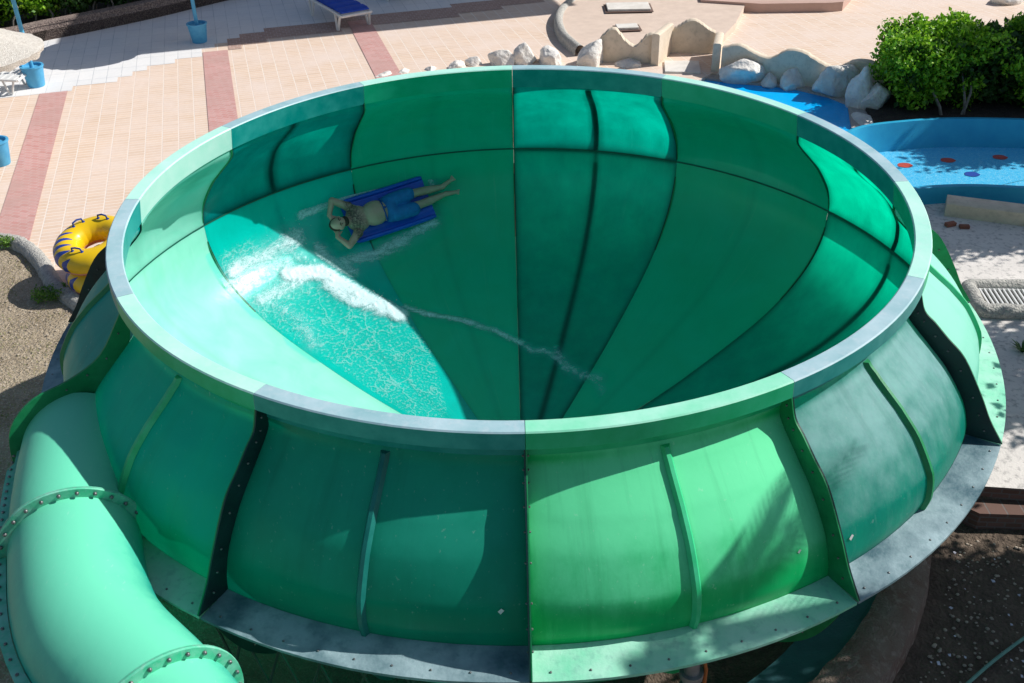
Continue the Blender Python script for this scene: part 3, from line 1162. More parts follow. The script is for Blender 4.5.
bucket_parasol(37, 86, 2.25, 1.15, 'thatched parasol in a blue bucket beside the white lounger')
bucket_parasol(200, 42, 2.25, 1.25, 'parasol whose blue bucket stands alone near the middle of the shaded paving')
bucket_parasol(1, 164, 2.05, 1.22, 'nearest thatched parasol, its blue bucket at the left edge of the photo')


# ------------------------------------------------------------------ loungers
def lounger(loc, rz, lab, pad=True):
    root = empty('sun_lounger', loc, rz, lab, 'sun lounger', 'sun loungers on the terrace')
    m = MB()
    for s in (-1, 1):
        m.tube([(0, s * .31, .30), (.5, s * .33, .33), (1.2, s * .33, .33), (1.95, s * .31, .36)], .028, 8)
    m.tube([(0, -.31, .30), (0, .31, .30)], .028, 8)
    m.tube([(1.95, -.31, .36), (1.95, .31, .36)], .028, 8)
    for k in range(12):
        m.box((.12 + .15 * k, 0, .325), (.09, .60, .015))
    m.build('frame', M['white'], root)
    for x in (.18, 1.45):
        for s in (-1, 1):
            m = MB()
            m.tube([(x - .10, s * .31, .31), (x, s * .33, .0), (x + .04, s * .33, .0), (x + .14, s * .31, .31)], .024, 8)
            m.build('leg', M['white'], root)
    if pad:
        m = MB()
        rows = []
        for k in range(30):
            x = .03 + 1.9 * k / 29
            z = .345 + (max(0, x - 1.2) * .35)
            puff = .05 - .025 * (abs(math.sin(k * .65)) < .25)
            rows.append([Vector((x, -.29, z)), Vector((x, -.28, z + puff)), Vector((x, 0, z + puff * 1.15)), Vector((x, .28, z + puff)), Vector((x, .29, z))])
        m.grid(rows)
        m.add(rows[0], [(0, 1, 2, 3, 4)])
        m.add(rows[-1], [(0, 1, 2, 3, 4)])
        m.build('mattress', M['bluefab'], root)
    root.scale = (K, K, K)
    return root


l1_ = lounger(tuple(P(358, 30)), R(122), 'white framed lounger with a navy blue mattress in the shade at the top edge')
l1_.scale = (K * 1.25,) * 3
lounger(tuple(P(402, 2)), R(112), 'white framed lounger right of and behind the blue one, mostly out of frame')
lounger(tuple(P(28, 90)), R(176), 'bare white plastic lounger in the sun beside the blue bucket', pad=False)

# ------------------------------------------------------------------ planted bed at the top left
bedw = empty('bed_wall', tuple(P(60, 38)), 0, 'low pebble faced wall holding the planted bed behind the terrace', 'wall')
o = P(60, 38)
wp_ = catmull([P(-120, 60), P(0, 50), P(50, 40), P(100, 30), P(160, 17), P(230, 0), P(330, -22), P(480, -50)], 6)
m = MB()
rows = []
for k, p in enumerate(wp_):
    a, b = wp_[max(k - 1, 0)], wp_[min(k + 1, len(wp_) - 1)]
    t = (b - a).normalized()
    s = Vector((-t.y, t.x, 0))
    q = p - o
    rows.append([q, q + Vector((0, 0, .44)), q - s * .02 + Vector((0, 0, .45)), q - s * .02 + Vector((0, 0, .52)), q + s * .34 + Vector((0, 0, .52)), q + s * .34])
m.grid(rows)
m.build('wall_body', M['pebblewall'], bedw)
bpoly = [(p.x, p.y) for p in wp_] + [(2, 60), (-60, 60), (-60, 16)]
m = MB()
m.prism(bpoly, GZ - .1, GZ + .3)
tag(m.build('bed_soil', M['wetsoil'], smooth=False), kind='structure')


def shrub(c, rad, n, size, lab, mats=('leaf', 'leafd'), flat=False, stems=5, group=None, name='shrub', seed=0, core=.78):
    random.seed(seed)
    root = empty(name, (c[0], c[1], c[2]), 0, lab, 'bush', group)
    m = MB()
    cz = rad[2]
    blobs = []
    for k in range(150 if flat else 46):
        while True:
            d = Vector((random.uniform(-1, 1), random.uniform(-1, 1), random.uniform(-.9, 1)))
            q = max(abs(d.x), abs(d.y), abs(d.z)) if flat else d.length
            if .35 < q < 1: break
        if flat:
            f = (abs(d.x) ** 4 + abs(d.y) ** 4 + abs(d.z) ** 4) ** .25
            d = d / f * random.uniform(.7, .93)
        else:
            d = d.normalized() * random.uniform(.6, .9)
        blobs.append(Vector((d.x * rad[0], d.y * rad[1], cz * 1.12 + d.z * rad[2])))
    per = n // len(blobs)
    for b in blobs:
        br = random.uniform(.20, .36) * min(rad)* 1.0 + .1
        for _ in range(per):
            d = Vector((random.gauss(0, 1), random.gauss(0, 1), random.gauss(0, 1))).normalized() * br * random.uniform(.55, 1.12)
            d.z = d.z * .8
            leaf(m, b + d, size * random.uniform(.55, 1.25), .25)
    m.build('crown', M[mats[0]], root, smooth=False, merge=False)
    # darker inner foliage
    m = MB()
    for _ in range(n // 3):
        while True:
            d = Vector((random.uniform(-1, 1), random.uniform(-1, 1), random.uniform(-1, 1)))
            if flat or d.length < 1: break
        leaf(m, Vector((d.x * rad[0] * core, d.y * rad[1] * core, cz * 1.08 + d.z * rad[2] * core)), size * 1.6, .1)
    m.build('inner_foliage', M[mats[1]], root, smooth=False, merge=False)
    for k in range(stems):
        a = random.uniform(0, 2 * PI)
        bx = random.uniform(-.6, .6) * rad[0]
        by = random.uniform(-.8, .1) * rad[1]
        mm = MB()
        p0 = Vector((bx, by, -.05))
        mm.tube([p0, p0 + Vector((.06, .02, .25)), p0 + Vector((random.uniform(-.3, .3), .1, .6)), p0 + Vector((random.uniform(-.5, .5), .2, 1.1))], [.035, .03, .022, .012], 7)
        mm.build('stem', M['bark'], root)
    return root


k = 0
for u, v, r, z in ((8, 14, .75, .55), (42, 8, .7, .5), (78, 4, .8, .55), (112, -2, .7, .5), (-30, 22, .8, .55), (150, -12, .8, .5), (25, -10, .9, .7), (75, -16, .9, .7)):
    p = P(u, v + 9, GZ + .3)
    labs = ['leafy green shrub behind the low wall at the far left corner', 'leafy shrub just right of the blue parasol pole in the planted bed',
            'dark green shrub in the middle of the planted bed', 'dark green shrub at the narrow right end of the planted bed',
            'shrub left of the far left corner shrub, cut by the photo edge', 'shrub at the end of the low wall cut by the top edge',
            'taller shrub in the back row behind the blue parasol pole', 'taller shrub in the back row right of the parasol pole']
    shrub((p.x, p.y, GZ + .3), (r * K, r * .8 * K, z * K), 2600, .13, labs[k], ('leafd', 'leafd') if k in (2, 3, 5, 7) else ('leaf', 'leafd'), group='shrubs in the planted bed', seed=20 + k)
    k += 1

# the big bush on the right
bx_, by_ = hk(9.42, 8.72)
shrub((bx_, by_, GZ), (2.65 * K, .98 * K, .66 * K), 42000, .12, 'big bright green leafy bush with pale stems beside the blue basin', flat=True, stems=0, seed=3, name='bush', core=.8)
bush = [o_ for o_ in COL.objects if o_.name == 'bush'][0]
for x0, dx in ((-1.35, -.22), (-1.0, .12), (-.95, -.05), (.3, .2), (1.2, -.2)):
    mm = MB()
    mm.tube([Vector(q) * K for q in ((x0, -.95, -.05), (x0 + dx * .4, -.98, .18), (x0 + dx, -.9, .42), (x0 + dx * 1.4, -.6, .8))], [.04, .035, .028, .015], 7)
    mm.build('stem', M['bark'], bush)
m = MB()
m.prism([hk(6.7, 7.45), hk(13, 7.5), hk(13, 10.2), hk(6.9, 10.0)], GZ - .4, GZ + .03)
tag(m.build('bush_bed', M['wetsoil'], smooth=False), kind='structure')

# ------------------------------------------------------------------ rocks along the river
def rock(u, v, w, h, lab, d=None, seed=0, z=GZ, sink=.12, group='pale boulders edging the lazy river'):
    random.seed(seed)
    p = P(u, v, z)
    bm = bmesh.new()
    bmesh.ops.create_icosphere(bm, subdivisions=4, radius=1)
    planes = []
    for _ in range(11):
        n = Vector((random.gauss(0, 1), random.gauss(0, 1), random.gauss(0, .8))).normalized()
        planes.append((n, random.uniform(.5, .84)))
    for vt in bm.verts:
        q = vt.co.copy()
        for n, dd in planes:
            e = q.dot(n)
            if e > dd: q -= n * (e - dd) * .9
        q *= 1 + .10 * noise.noise(q * 1.8 + Vector((seed, 0, 0))) + .05 * noise.noise(q * 5 + Vector((seed, 0, 0)))
        vt.co = Vector((q.x * w / 2 * 1.15, q.y * (d or w * .8) / 2 * 1.15, (q.z + .62) * h / 1.5))
    me = bpy.data.meshes.new('boulder')
    bm.to_mesh(me)
    bm.free()
    me.polygons.foreach_set('use_smooth', [True] * len(me.polygons))
    me.set_sharp_from_angle(angle=R(50))
    me.materials.append(M['rock'])
    o = bpy.data.objects.new('boulder', me)
    COL.objects.link(o)
    o.location = (p.x, p.y, z - sink * K)
    o.scale = (K, K, K)
    o.rotation_euler.z = random.uniform(0, 6)
    return tag(o, lab, 'rock', group)


rocks = [
    (383, 76, .42, .22, 'low flat pale stone at the left end of the river edge', .3),
    (404, 72, .34, .2, 'small pale stone second from the left end of the river edge', .3),
    (430, 71, .4, .22, 'low stone left of the whiteish pair behind the bowl rim', .3),
    (456, 69, .45, .3, 'low rounded stone just left of the small pointed boulder', .35),
    (474, 66, .36, .34, 'small pointed boulder left of the blocky white one', .3),
    (501, 65, .5, .5, 'blocky white boulder with a rounded top behind the rim', .4),
    (526, 63, .46, .62, 'tall blue-shadowed boulder between the blocky and the wide one', .4),
    (549, 64, .66, .52, 'wide pale boulder left of the largest one behind the rim', .45),
    (592, 64, .80, .82, 'largest pale boulder, in front of the curved platform edge', .6),
    (630, 69, .55, .3, 'low pale stone at the foot of the left wavy wall', .4),
    (740, 82, .86, .58, 'broad cream boulder at the left end of the scalloped wall', .6),
    (769, 85, .42, .34, 'small boulder between the broad cream one and the cracked one', .35),
    (795, 86, .70, .48, 'cracked boulder in the middle of the scalloped wall', .5),
    (832, 95, .82, .82, 'large rounded boulder at the right part of the scalloped wall', .6),
    (860, 108, .45, .95, 'tall narrow boulder standing at the river corner', .5),
    (874, 110, .55, .66, 'grey boulder between the tall one and the green bush', .5),
    (866, 122, .9, .2, 'flat stone at the foot of the tall boulder by the basin', .4),
    (1004, 6, .8, .5, 'pale boulder behind the green bush at the top right', .6),
]
for k, (u, v, w, h, lab, d) in enumerate(rocks):
    rock(u, v - (4 if k > 8 else 1), w * 1.14, h * .84, lab, d, seed=k + 40)

# ------------------------------------------------------------------ cream walls with wavy tops
def wavy_wall(pts, tops, lab, thick=.21, base=GZ - .25):
    """pts: path corners on the ground; tops: heights above GZ along the path (evenly spread, smoothed)"""
    P0 = [Vector((p[0], p[1], 0)) for p in pts]
    Ls = [0]
    for a, b in zip(P0[:-1], P0[1:]): Ls.append(Ls[-1] + (b - a).length)
    tot = Ls[-1]
    hs = [p.x for p in catmull([(t, 0) for t in tops], 8)]
    root = empty('plaster_wall', (P0[0].x, P0[0].y, GZ), 0, lab, 'wall')
    m = MB()
    rows = []
    n = 60
    for k in range(n + 1):
        d = tot * k / n
        j = 0
        while j < len(Ls) - 2 and Ls[j + 1] < d: j += 1
        t = (P0[j + 1] - P0[j]).normalized()
        p = P0[j] + t * (d - Ls[j]) - P0[0]
        s = Vector((-t.y, t.x, 0))
        h = K * hs[min(len(hs) - 1, int(k / n * (len(hs) - 1)))]
        zb = base - GZ
        rows.append([p + Vector((0, 0, zb)), p + Vector((0, 0, h - .03)), p + s * .04 + Vector((0, 0, h)), p + s * (thick - .04) + Vector((0, 0, h)), p + s * thick + Vector((0, 0, h - .03)), p + s * thick + Vector((0, 0, zb))])
    m.grid(rows)
    for rr in (rows[0], rows[-1]): m.add(rr, [tuple(range(6))])
    recalc(m.build('wall_body', M['plaster'], root))
    return root


def g2(u, v, z=GZ):
    p = P(u, v, z)
    return (p.x, p.y)


wavy_wall([g2(592, 62), g2(656, 64)], [.30, .62, .74, .50, .38, .62, .66], 'left short cream wall with a wavy top behind the largest boulder')
wavy_wall([g2(658, 66), g2(672, 52)], [.68, .66, .64], 'narrow cream pier between the left wavy wall and the tan recess')
wavy_wall([g2(671, 53), g2(714, 54)], [.52, .62, .72, .74, .66, .55, .48], 'tan arched recess wall behind the white stone slab')
wavy_wall([g2(719, 72), g2(722, 55)], [.60, .56, .5], 'short cream return wall right of the white stone slab')
wavy_wall([g2(720, 73), g2(800, 84), g2(860, 92), g2(900, 97)], [.56, .64, .52, .46, .66, .66, .50, .42, .60, .62, .48, .40], 'long scalloped cream wall behind the boulders of the river')

# raised platform behind the left wall
pl = [P(576, 52), P(563, 38), P(560, 22), P(572, 8), P(600, -8), P(760, -20), P(735, 30), P(716, 50), P(672, 52), P(650, 58), P(600, 60)]
plat = empty('raised_platform', tuple(pl[3]), 0, 'raised tan platform with a rounded pebble edge behind the wavy walls', 'platform')
m = MB()
q = [(p.x - pl[3].x, p.y - pl[3].y) for p in pl]
m.prism(q, -.1, .20)
m.build('platform_top', M['platform'], plat, smooth=False)
m = MB()
ep = catmull([p - pl[3] for p in (P(580, 56), P(563, 40), P(559, 22), P(571, 7), P(600, -9))], 8)
rows = []
for k, p in enumerate(ep):
    a, b = ep[max(k - 1, 0)], ep[min(k + 1, len(ep) - 1)]
    t = (b - a).normalized()
    s = Vector((-t.y, t.x, 0))
    rows.append([p + s * .15 * math.cos(PI * j / 8) * (1 + .1 * noise.noise(Vector((k, j, 0)))) + Vector((0, 0, (.30 * math.sin(PI * j / 8) ** .6 if 0 < j < 8 else -.05))) for j in range(9)])
m.grid(rows)
m.build('pebble_edge', M['paleplaster'], plat)
for (u, v, w, d, rz, zz, lab) in ((628, 8, 1.05, .62, 0, .235, 'largest white stone slab with a brown edge on the raised platform'),
                                  (627, 28, .50, .34, 4, .235, 'small white slab behind the left wavy wall'),
                                  (682, 68, .75, .75, -6, -.02, 'white stone slab on the ground in front of the tan recess')):
    p = P(u, v, GZ + max(zz, 0))
    root = empty('stone_slab', (p.x, p.y, GZ + zz), R(rz), lab, 'slab')
    root.scale = (K, K, K)
    m = MB()
    m.box((0, 0, .035), (w, d, .05))
    m.build('slab_top', M['slab'], root, bevel=.008)
    m = MB()
    m.box((0, -.02, .003), (w + .12, d + .12, .014))
    m.build('slab_border', M['brownedge'], root)

# pink raised terrace at the very top
m = MB()
a, b, c_, d_ = P(700, 9), P(842, 11), P(862, -12), P(690, -30)
m.prism([(p.x, p.y) for p in (a, P(760, 13), P(830, 12), b, c_, d_)], GZ - .1, GZ + .28)
tag(m.build('pink_terrace', mat('pink_render', (.55, .37, .31), (.50, .34, .28), 3, .9)), 'low pink rendered terrace edge at the top of the view right of the slabs', 'terrace')

# ------------------------------------------------------------------ lazy river
def watermat(name, tint, bscale=9, bstr=.5, rough=.05):
    m, nt, nd, ln = newmat(name)
    tc = nd.new('ShaderNodeTexCoord')
    b = nd.new('ShaderNodeBsdfPrincipled')
    f = noisefac(nt, tc.outputs['Object'], 3, .3, .7)
    ln.new(mixc(nt, f, tint, tuple(x * 1.15 for x in tint)), b.inputs['Base Color'])
    b.inputs['Roughness'].default_value = rough
    b.inputs['IOR'].default_value = 1.33
    t = nd.new('ShaderNodeTexNoise')
    t.inputs['Scale'].default_value = bscale
    t.inputs['Detail'].default_value = 3
    ln.new(tc.outputs['Object'], t.inputs['Vector'])
    bp = nd.new('ShaderNodeBump')
    bp.inputs['Strength'].default_value = bstr
    bp.inputs['Distance'].default_value = .03
    ln.new(t.outputs['Fac'], bp.inputs['Height'])
    ln.new(bp.outputs[0], b.inputs['Normal'])
    out = nd.new('ShaderNodeOutputMaterial')
    ln.new(b.outputs[0], out.inputs['Surface'])
    return m


M['river'] = watermat('river_water', (.0, .42, .92), 9, .25)
m = MB()
m.add([(p.x, p.y, GZ - .09) for p in (P(560, 60), P(700, 70), P(735, 74), P(790, 78), P(850, 88), P(870, 108), P(852, 138), P(780, 180), P(600, 150))], [tuple(range(9))])
tag(m.build('river_water', M['river'], smooth=False), kind='structure')
# pale gravel bank under the boulders
m = MB()
bank = [P(360, 76), P(480, 62), P(590, 58), P(720, 70), P(860, 92), P(890, 100), P(880, 126), P(852, 126), P(848, 102), P(828, 94), P(790, 85), P(735, 80), P(700, 76), P(600, 76), P(480, 84)]
m.prism([(p.x, p.y) for p in bank], GZ - .9, GZ - .04)
tag(m.build('river_bank', mat('pale_gravel', (.56, .50, .44), (.40, .36, .33), 18, .95, bump=1, bscale=40)), kind='structure')

# ------------------------------------------------------------------ blue basin on the right
zr = GZ + .35
outl = [P(832, 150, zr), P(842, 134, zr), P(862, 125, zr), P(900, 120, zr), P(950, 117, zr), P(1024, 118, zr), P(1120, 122, zr), P(1240, 130, zr),
        P(1240, 205, zr), P(1120, 194, zr), P(1024, 188, zr), P(965, 186, zr), P(915, 189, zr), P(880, 196, zr), P(850, 190, zr)]
nout = len(outl)
ctr = sum(outl, Vector()) / nout
sm = []
for i in range(nout):
    p0, p1, p2, p3 = outl[i - 1], outl[i], outl[(i + 1) % nout], outl[(i + 2) % nout]
    for k in range(6):
        t = k / 6
        sm.append(.5 * (2 * p1 + (p2 - p0) * t + (2 * p0 - 5 * p1 + 4 * p2 - p3) * t * t + (3 * p1 - p0 - 3 * p2 + p3) * t ** 3))
basin = empty('blue_basin', (ctr.x, ctr.y, GZ), 0, 'shallow blue painted water basin with coloured spots on its floor', 'basin')
m = MB()
nn = len(sm)
rows = [[], [], [], [], []]
for i, p in enumerate(sm):
    t = (sm[(i + 1) % nn] - sm[i - 1]).normalized()
    s = Vector((-t.y, t.x, 0))
    if (ctr - p).dot(s) < 0: s = -s
    q = Vector((p.x - ctr.x, p.y - ctr.y, 0))
    rows[0].append(q + Vector((0, 0, -.15)) - s * .03)
    rows[1].append(q + Vector((0, 0, .34)))
    rows[2].append(q + Vector((0, 0, .35)) + s * .02)
    rows[3].append(q + Vector((0, 0, .345)) + s * .11)
    rows[4].append(q + Vector((0, 0, -.25)) + s * .28)
m.grid(rows, closed=True)
m.build('basin_wall', M['poolrim'], basin)
m = MB()
inner = [(r.x, r.y, -.25) for r in rows[4]]
m.add(inner, [tuple(range(nn))])
m.build('basin_floor', mat('basin_floor_paint', (.03, .46, .80), (.10, .58, .88), 26, .35, bump=.5, bscale=60, c3=(.35, .75, .92), s3=42), basin, smooth=False)
for u, v, mm_ in ((905, 165, 'red'), (948, 160, 'red'), (1000, 157, 'red'), (972, 174, 'navy')):
    p = P(u, v, GZ - .24)
    m = MB()
    m.add([(p.x - ctr.x + .16 * math.cos(2 * PI * k / 24) * (1 + .06 * math.sin(5 * k)), p.y - ctr.y + .13 * math.sin(2 * PI * k / 24), -.242) for k in range(24)], [tuple(range(24))])
    tag(m.build('painted_spot', M[mm_], basin, smooth=False), 'red painted spot' if mm_ == 'red' else 'navy blue painted spot')

# beige block beam in front of the basin, with broken bricks at its end
m = MB()
a, b = P(944, 216), P(1090, 235)
t = (b - a).normalized()
s = Vector((-t.y, t.x, 0))
rows = []
for k in range(40):
    p = a + t * (b - a).length * k / 39 - a
    j = .012 * noise.noise(Vector((k * .7, 0, 4)))
    rows.append([p + Vector((0, 0, -.05)), p + Vector((0, 0, .25 + j)), p + s * .05 + Vector((0, 0, .28 + j)), p + s * .38 + Vector((0, 0, .28)), p + s * .42 + Vector((0, 0, .25)), p + s * .42 + Vector((0, 0, -.05))])
m.grid(rows)
m.add(rows[0], [tuple(range(6))])
o = recalc(m.build('stone_beam', M['plaster'], loc=tuple(a)))
tag(o, 'worn beige stone beam lying along the foot of the blue basin', 'beam')
m = MB()
m.box((.0, 0, .04), (.20, .10, .07), .3)
o = m.build('broken_brick', mat('brick_red', (.35, .12, .07), (.25, .1, .07), 20, .9), smooth=False, bevel=.006, loc=tuple(P(950, 226)))
tag(o, 'loose red brick left of another one below the stone beam', 'brick')
m = MB()
m.box((.0, 0, .03), (.18, .10, .06), -.1)
o = m.build('broken_brick', mat('brick_red_dark', (.28, .10, .06), (.2, .08, .06), 20, .9), smooth=False, bevel=.006, loc=tuple(P(964, 228)))
tag(o, 'loose red brick right of its neighbour below the stone beam', 'brick')

# drain box with grille
dc = P(1012, 303)
box = empty('drain_box', tuple(dc), R(-4), 'rough plaster drain box with a white slatted grille on the walkway', 'drain')
box.scale = (K, K, K)
m = MB()
hx, hy, rr_ = .42, .24, .105
loop = []
for cx, cy, a0 in ((hx, hy, 0), (-hx, hy, 90), (-hx, -hy, 180), (hx, -hy, 270)):
    for k in range(5):
        a = R(a0 + 22.5 * k)
        loop.append(Vector((cx + .09 * math.cos(a), cy + .09 * math.sin(a), .06)))
rows = []
nl = len(loop)
dense = []
for i in range(nl):
    for k in range(4): dense.append(loop[i].lerp(loop[(i + 1) % nl], k / 4))
m.tube([p + Vector((0, 0, .02 * noise.noise(p * 6))) for p in dense], [rr_ * (1 + .12 * noise.noise(p * 7 + Vector((3, 0, 0)))) for p in dense], 12, closed=True)
m.build('plaster_rim', M['paleplaster'], box)
m = MB()
for k in range(13):
    m.box((-.37 + .062 * k, 0, .075), (.022, .50, .03))
m.box((0, .23, .07), (.80, .03, .03))
m.box((0, -.23, .07), (.80, .03, .03))
m.build('grille', M['white'], box, smooth=False)
m = MB()
m.box((0, 0, .012), (.84, .52, .01))
m.build('dark_sump', M['wetsoil'], box)

# small spiky plant by the walkway
ap = P(1022, 352)
ag = empty('spiky_plant', tuple(ap), 0, 'small dark spiky plant at the right edge below the drain box', 'plant')
ag.scale = (K, K, K)
m = MB()
for k in range(16):
    a = k * 2.4
    L = random.uniform(.16, .26)
    d = Vector((math.cos(a), math.sin(a), random.uniform(.3, 1.4))).normalized()
    s = Vector((-math.sin(a), math.cos(a), 0))
    m.add([s * .012, d * L * .6 + s * .014, d * L + Vector((0, 0, -.03)), d * L * .6 - s * .014, -s * .012], [(0, 1, 2, 3, 4)])
m.build('leaves', M['leafd'], ag, smooth=False)

# ------------------------------------------------------------------ supports under the bowl
def post(a, r, lab, big=True):
    p = cyl(r, a, 0)
    root = empty('support_post', (p.x, p.y, -5.3), 0, lab, 'post', 'steel posts carrying the bowl')
    m = MB()
    m.tube([(0, 0, 0), (0, 0, 5.3 - 2.02 * S - .10)], .065, 14)
    m.build('shaft', M['steel'], root)
    for z in (5.3 - 2.02 * S - .42, 5.3 - 2.02 * S - .62):
        m = MB()
        m.tube([(0, 0, z), (0, 0, z + .06)], .10, 14)
        m.build('collar', M['steel'], root)
    m = MB()
    m.box((0, 0, 5.3 - 2.02 * S - .085), (.20, .20, .02))
    m.build('head_plate', M['steel'], root, smooth=False)
    return root


pp = P(697, 655, -1.75)
a0 = math.atan2(pp.y, pp.x)
post(a0, 6.55 * S, 'galvanised post under the ledge right of the front seam, with an orange conduit')
for k, dd in enumerate((-R(60), R(60), R(120), R(180), R(240))):
    post(a0 + dd, 6.55 * S, ['galvanised post left of the front seam behind the slide tube', 'galvanised post under the right side of the bowl', 'galvanised post under the back right of the bowl', 'galvanised post under the back left of the bowl', 'galvanised post under the left side of the bowl'][k])
m = MB()
q = cyl(6.55 * S, a0, 0) + Vector((.10, -.02, 0))
m.tube([(q.x, q.y, -4.8), (q.x + .01, q.y, -2.6), (q.x + .02, q.y + .02, -2.0), (q.x - .03, q.y + .1, -1.76)], .016, 8)
tag(m.build('conduit', M['orange']), 'thin orange conduit running up beside the front post', 'conduit')
# lattice of braces seen under the front left ledge
br = empty('brace_frame', tuple(cyl(5.0, R(-112), -3.6)), 0, 'dark green lattice of crossed steel braces under the front left ledge', 'brace')
o = cyl(5.0, R(-112), -3.6)
m = MB()
for k in range(7):
    a1_, a2_ = R(-128 + 5 * k), R(-128 + 5 * k + 8)
    m.tube([cyl(5.05, a1_, -4.0) - o, cyl(5.05, a2_, -2.1) - o], .014, 6)
    m.tube([cyl(5.05, a2_, -4.0) - o, cyl(5.05, a1_, -2.1) - o], .014, 6)
m.tube([cyl(5.05, R(-128 + 2 * k), -2.1) - o for k in range(20)], .02, 6)
m.build('lattice', M['steelg'], br)

# hose across the soil, petals
m = MB()
pts = [P(955, 695, GZ - .40), P(985, 668, GZ - .40), P(1005, 652, GZ - .40), P(1030, 634, GZ - .39), P(1080, 600, GZ - .39)]
o = pts[0].copy()
m.tube([p - o for p in catmull(pts, 6)], .02, 8)
tag(m.build('hose', M['pipe'], loc=tuple(o)), 'thin pale green hose lying across the shaded soil', 'hose')
random.seed(11)
m = MB()
for k in range(34):
    u, v = random.uniform(890, 1024), random.uniform(515, 683)
    p = P(u, v, GZ - .42)
    if math.hypot(p.x, p.y) < 5.5 or p.y > -1.3: continue
    s = random.uniform(.012, .03)
    a = random.uniform(0, 6)
    m.add([p + Vector((s * math.cos(a + j * 1.57) * random.uniform(.6, 1.2), s * math.sin(a + j * 1.57), .02 + random.uniform(-.008, .012))) for j in range(4)], [(0, 1, 2, 3)])
tag(m.build('fallen_petals', M['petal'], smooth=False), 'small white fallen petals scattered over the shaded soil', 'petals', kind='stuff')
# loose pebbles on the soil
m = MB()
for k in range(640):
    if k < 220:
        u, v = random.uniform(-20, 75), random.uniform(250, 400)
        p = P(u, v, GZ - .03)
        if v < 300 and u > 30: continue
    else:
        u, v = random.uniform(880, 1040), random.uniform(520, 700)
        p = P(u, v, GZ - .45)
        if math.hypot(p.x, p.y) < 5.5 or p.y > -1.3: continue
    s = random.uniform(.008, .028)
    m.sphere(p + Vector((0, 0, .005)), (s, s * random.uniform(.6, 1), s * .6), 6, 4)
tag(m.build('pebbles', mat('soil_pebble', (.50, .42, .33), (.36, .30, .24), 8, .95)), 'small loose pebbles scattered over the bare soil', 'pebbles', kind='stuff')

# ------------------------------------------------------------------ the mat and the rider
hp = bowl_hit(333, 232)
fp_ = bowl_hit(432, 200)
mid = bowl_hit(380, 214)
nrm = bowl_normal(mid)
ax = (fp_ - hp)
ax = (ax - nrm * ax.dot(nrm)).normalized()
lat = nrm.cross(ax)
Rm = Matrix((ax, lat, nrm)).transposed()
base = mid + nrm * .035 + ax * .06


def onbody(p): return p


matroot = bpy.data.objects.new('slide_mat', None)
COL.objects.link(matroot)
tag(matroot, 'royal blue padded slide mat under the rider in the bowl', 'mat')
matroot.matrix_world = Matrix.Translation(base) @ Rm.to_4x4() @ Matrix.Diagonal((1.13, 1.13, 1.13, 1))


def sagz(x, y):  # the floor curves up away from the mat's middle
    return (x * x) * .075 + y * y * .16


m = MB()
rows = []
for k in range(25):
    x = -.56 + 1.26 * k / 24
    e = 1 - (abs((k - 12) / 12)) ** 8 * .10
    row = []
    for q in range(25):
        y = (-.31 + .62 * q / 24) * e
        z = sagz(x, y) + .05 + .012 * abs(math.sin(q / 24 * PI * 6))
        row.append(Vector((x, y, z)))
    rows.append(row)
m.grid(rows)
und = [[Vector((p.x, p.y, p.z - .05)) for p in r] for r in rows]
m.grid([list(reversed(r)) for r in und])
for side in (0, -1):
    m.grid([[r[side] for r in rows], [r[side] for r in und]])
    m.grid([rows[side], und[side]])
recalc(m.build('mat_pad', M['matblue'], matroot))
for s in (-1, 1):
    m = MB()
    m.tube([Vector((x, s * .30, sagz(x, .30) + .065)) for x in [-.55 + 1.24 * k / 20 for k in range(21)]], [.02] + [.034] * 19 + [.02], 10)
    m.build('side_roll', M['matblue'], matroot)
m = MB()
m.tube([Vector((-.56, -.30 + .60 * k / 12, sagz(.56, 0) + .06)) for k in range(13)], .045, 8)
m.build('head_roll', M['matblue'], matroot)

person = bpy.data.objects.new('person', None)
COL.objects.link(person)
tag(person, 'bald bearded man in blue swim shorts lying on his back, hands behind his head', 'person')
person.matrix_world = Matrix.Translation(base + nrm * .055 + ax * .03) @ Rm.to_4x4() @ Matrix.Diagonal((1.22, 1.22, 1.22, 1))
X0 = -.86     # x of the head top


def B(x, y, z): return Vector((X0 + x, y, z + sagz(X0 + x, y) * .9))


def capsule(mb, p1, r1, p2, r2, n=14, fl=1.0):
    st = 6
    pts, rr = [], []
    for k in range(st + 1):
        t = k / st
        pts.append(p1.lerp(p2, t))
        rr.append(r1 + (r2 - r1) * t)
    mb.tube(pts, rr, n)
    mb.sphere(p1, (r1, r1, r1 * fl), n, 8)
    mb.sphere(p2, (r2, r2, r2 * fl), n, 8)


def remeshed(mb, name, mats, parent, vox, smooth_it=4, fac=.5):
    o = mb.build(name, mats, None)
    md = o.modifiers.new('r', 'REMESH')
    md.mode = 'VOXEL'
    md.voxel_size = vox
    s_ = o.modifiers.new('s', 'SMOOTH')
    s_.iterations = smooth_it
    s_.factor = fac
    dg = bpy.context.evaluated_depsgraph_get()
    me = bpy.data.meshes.new_from_object(o.evaluated_get(dg))
    me.polygons.foreach_set('use_smooth', [True] * len(me.polygons))
    old = o.data
    o.modifiers.clear()
    o.data = me
    me.name = name
    bpy.data.meshes.remove(old)
    o.parent = parent
    return o


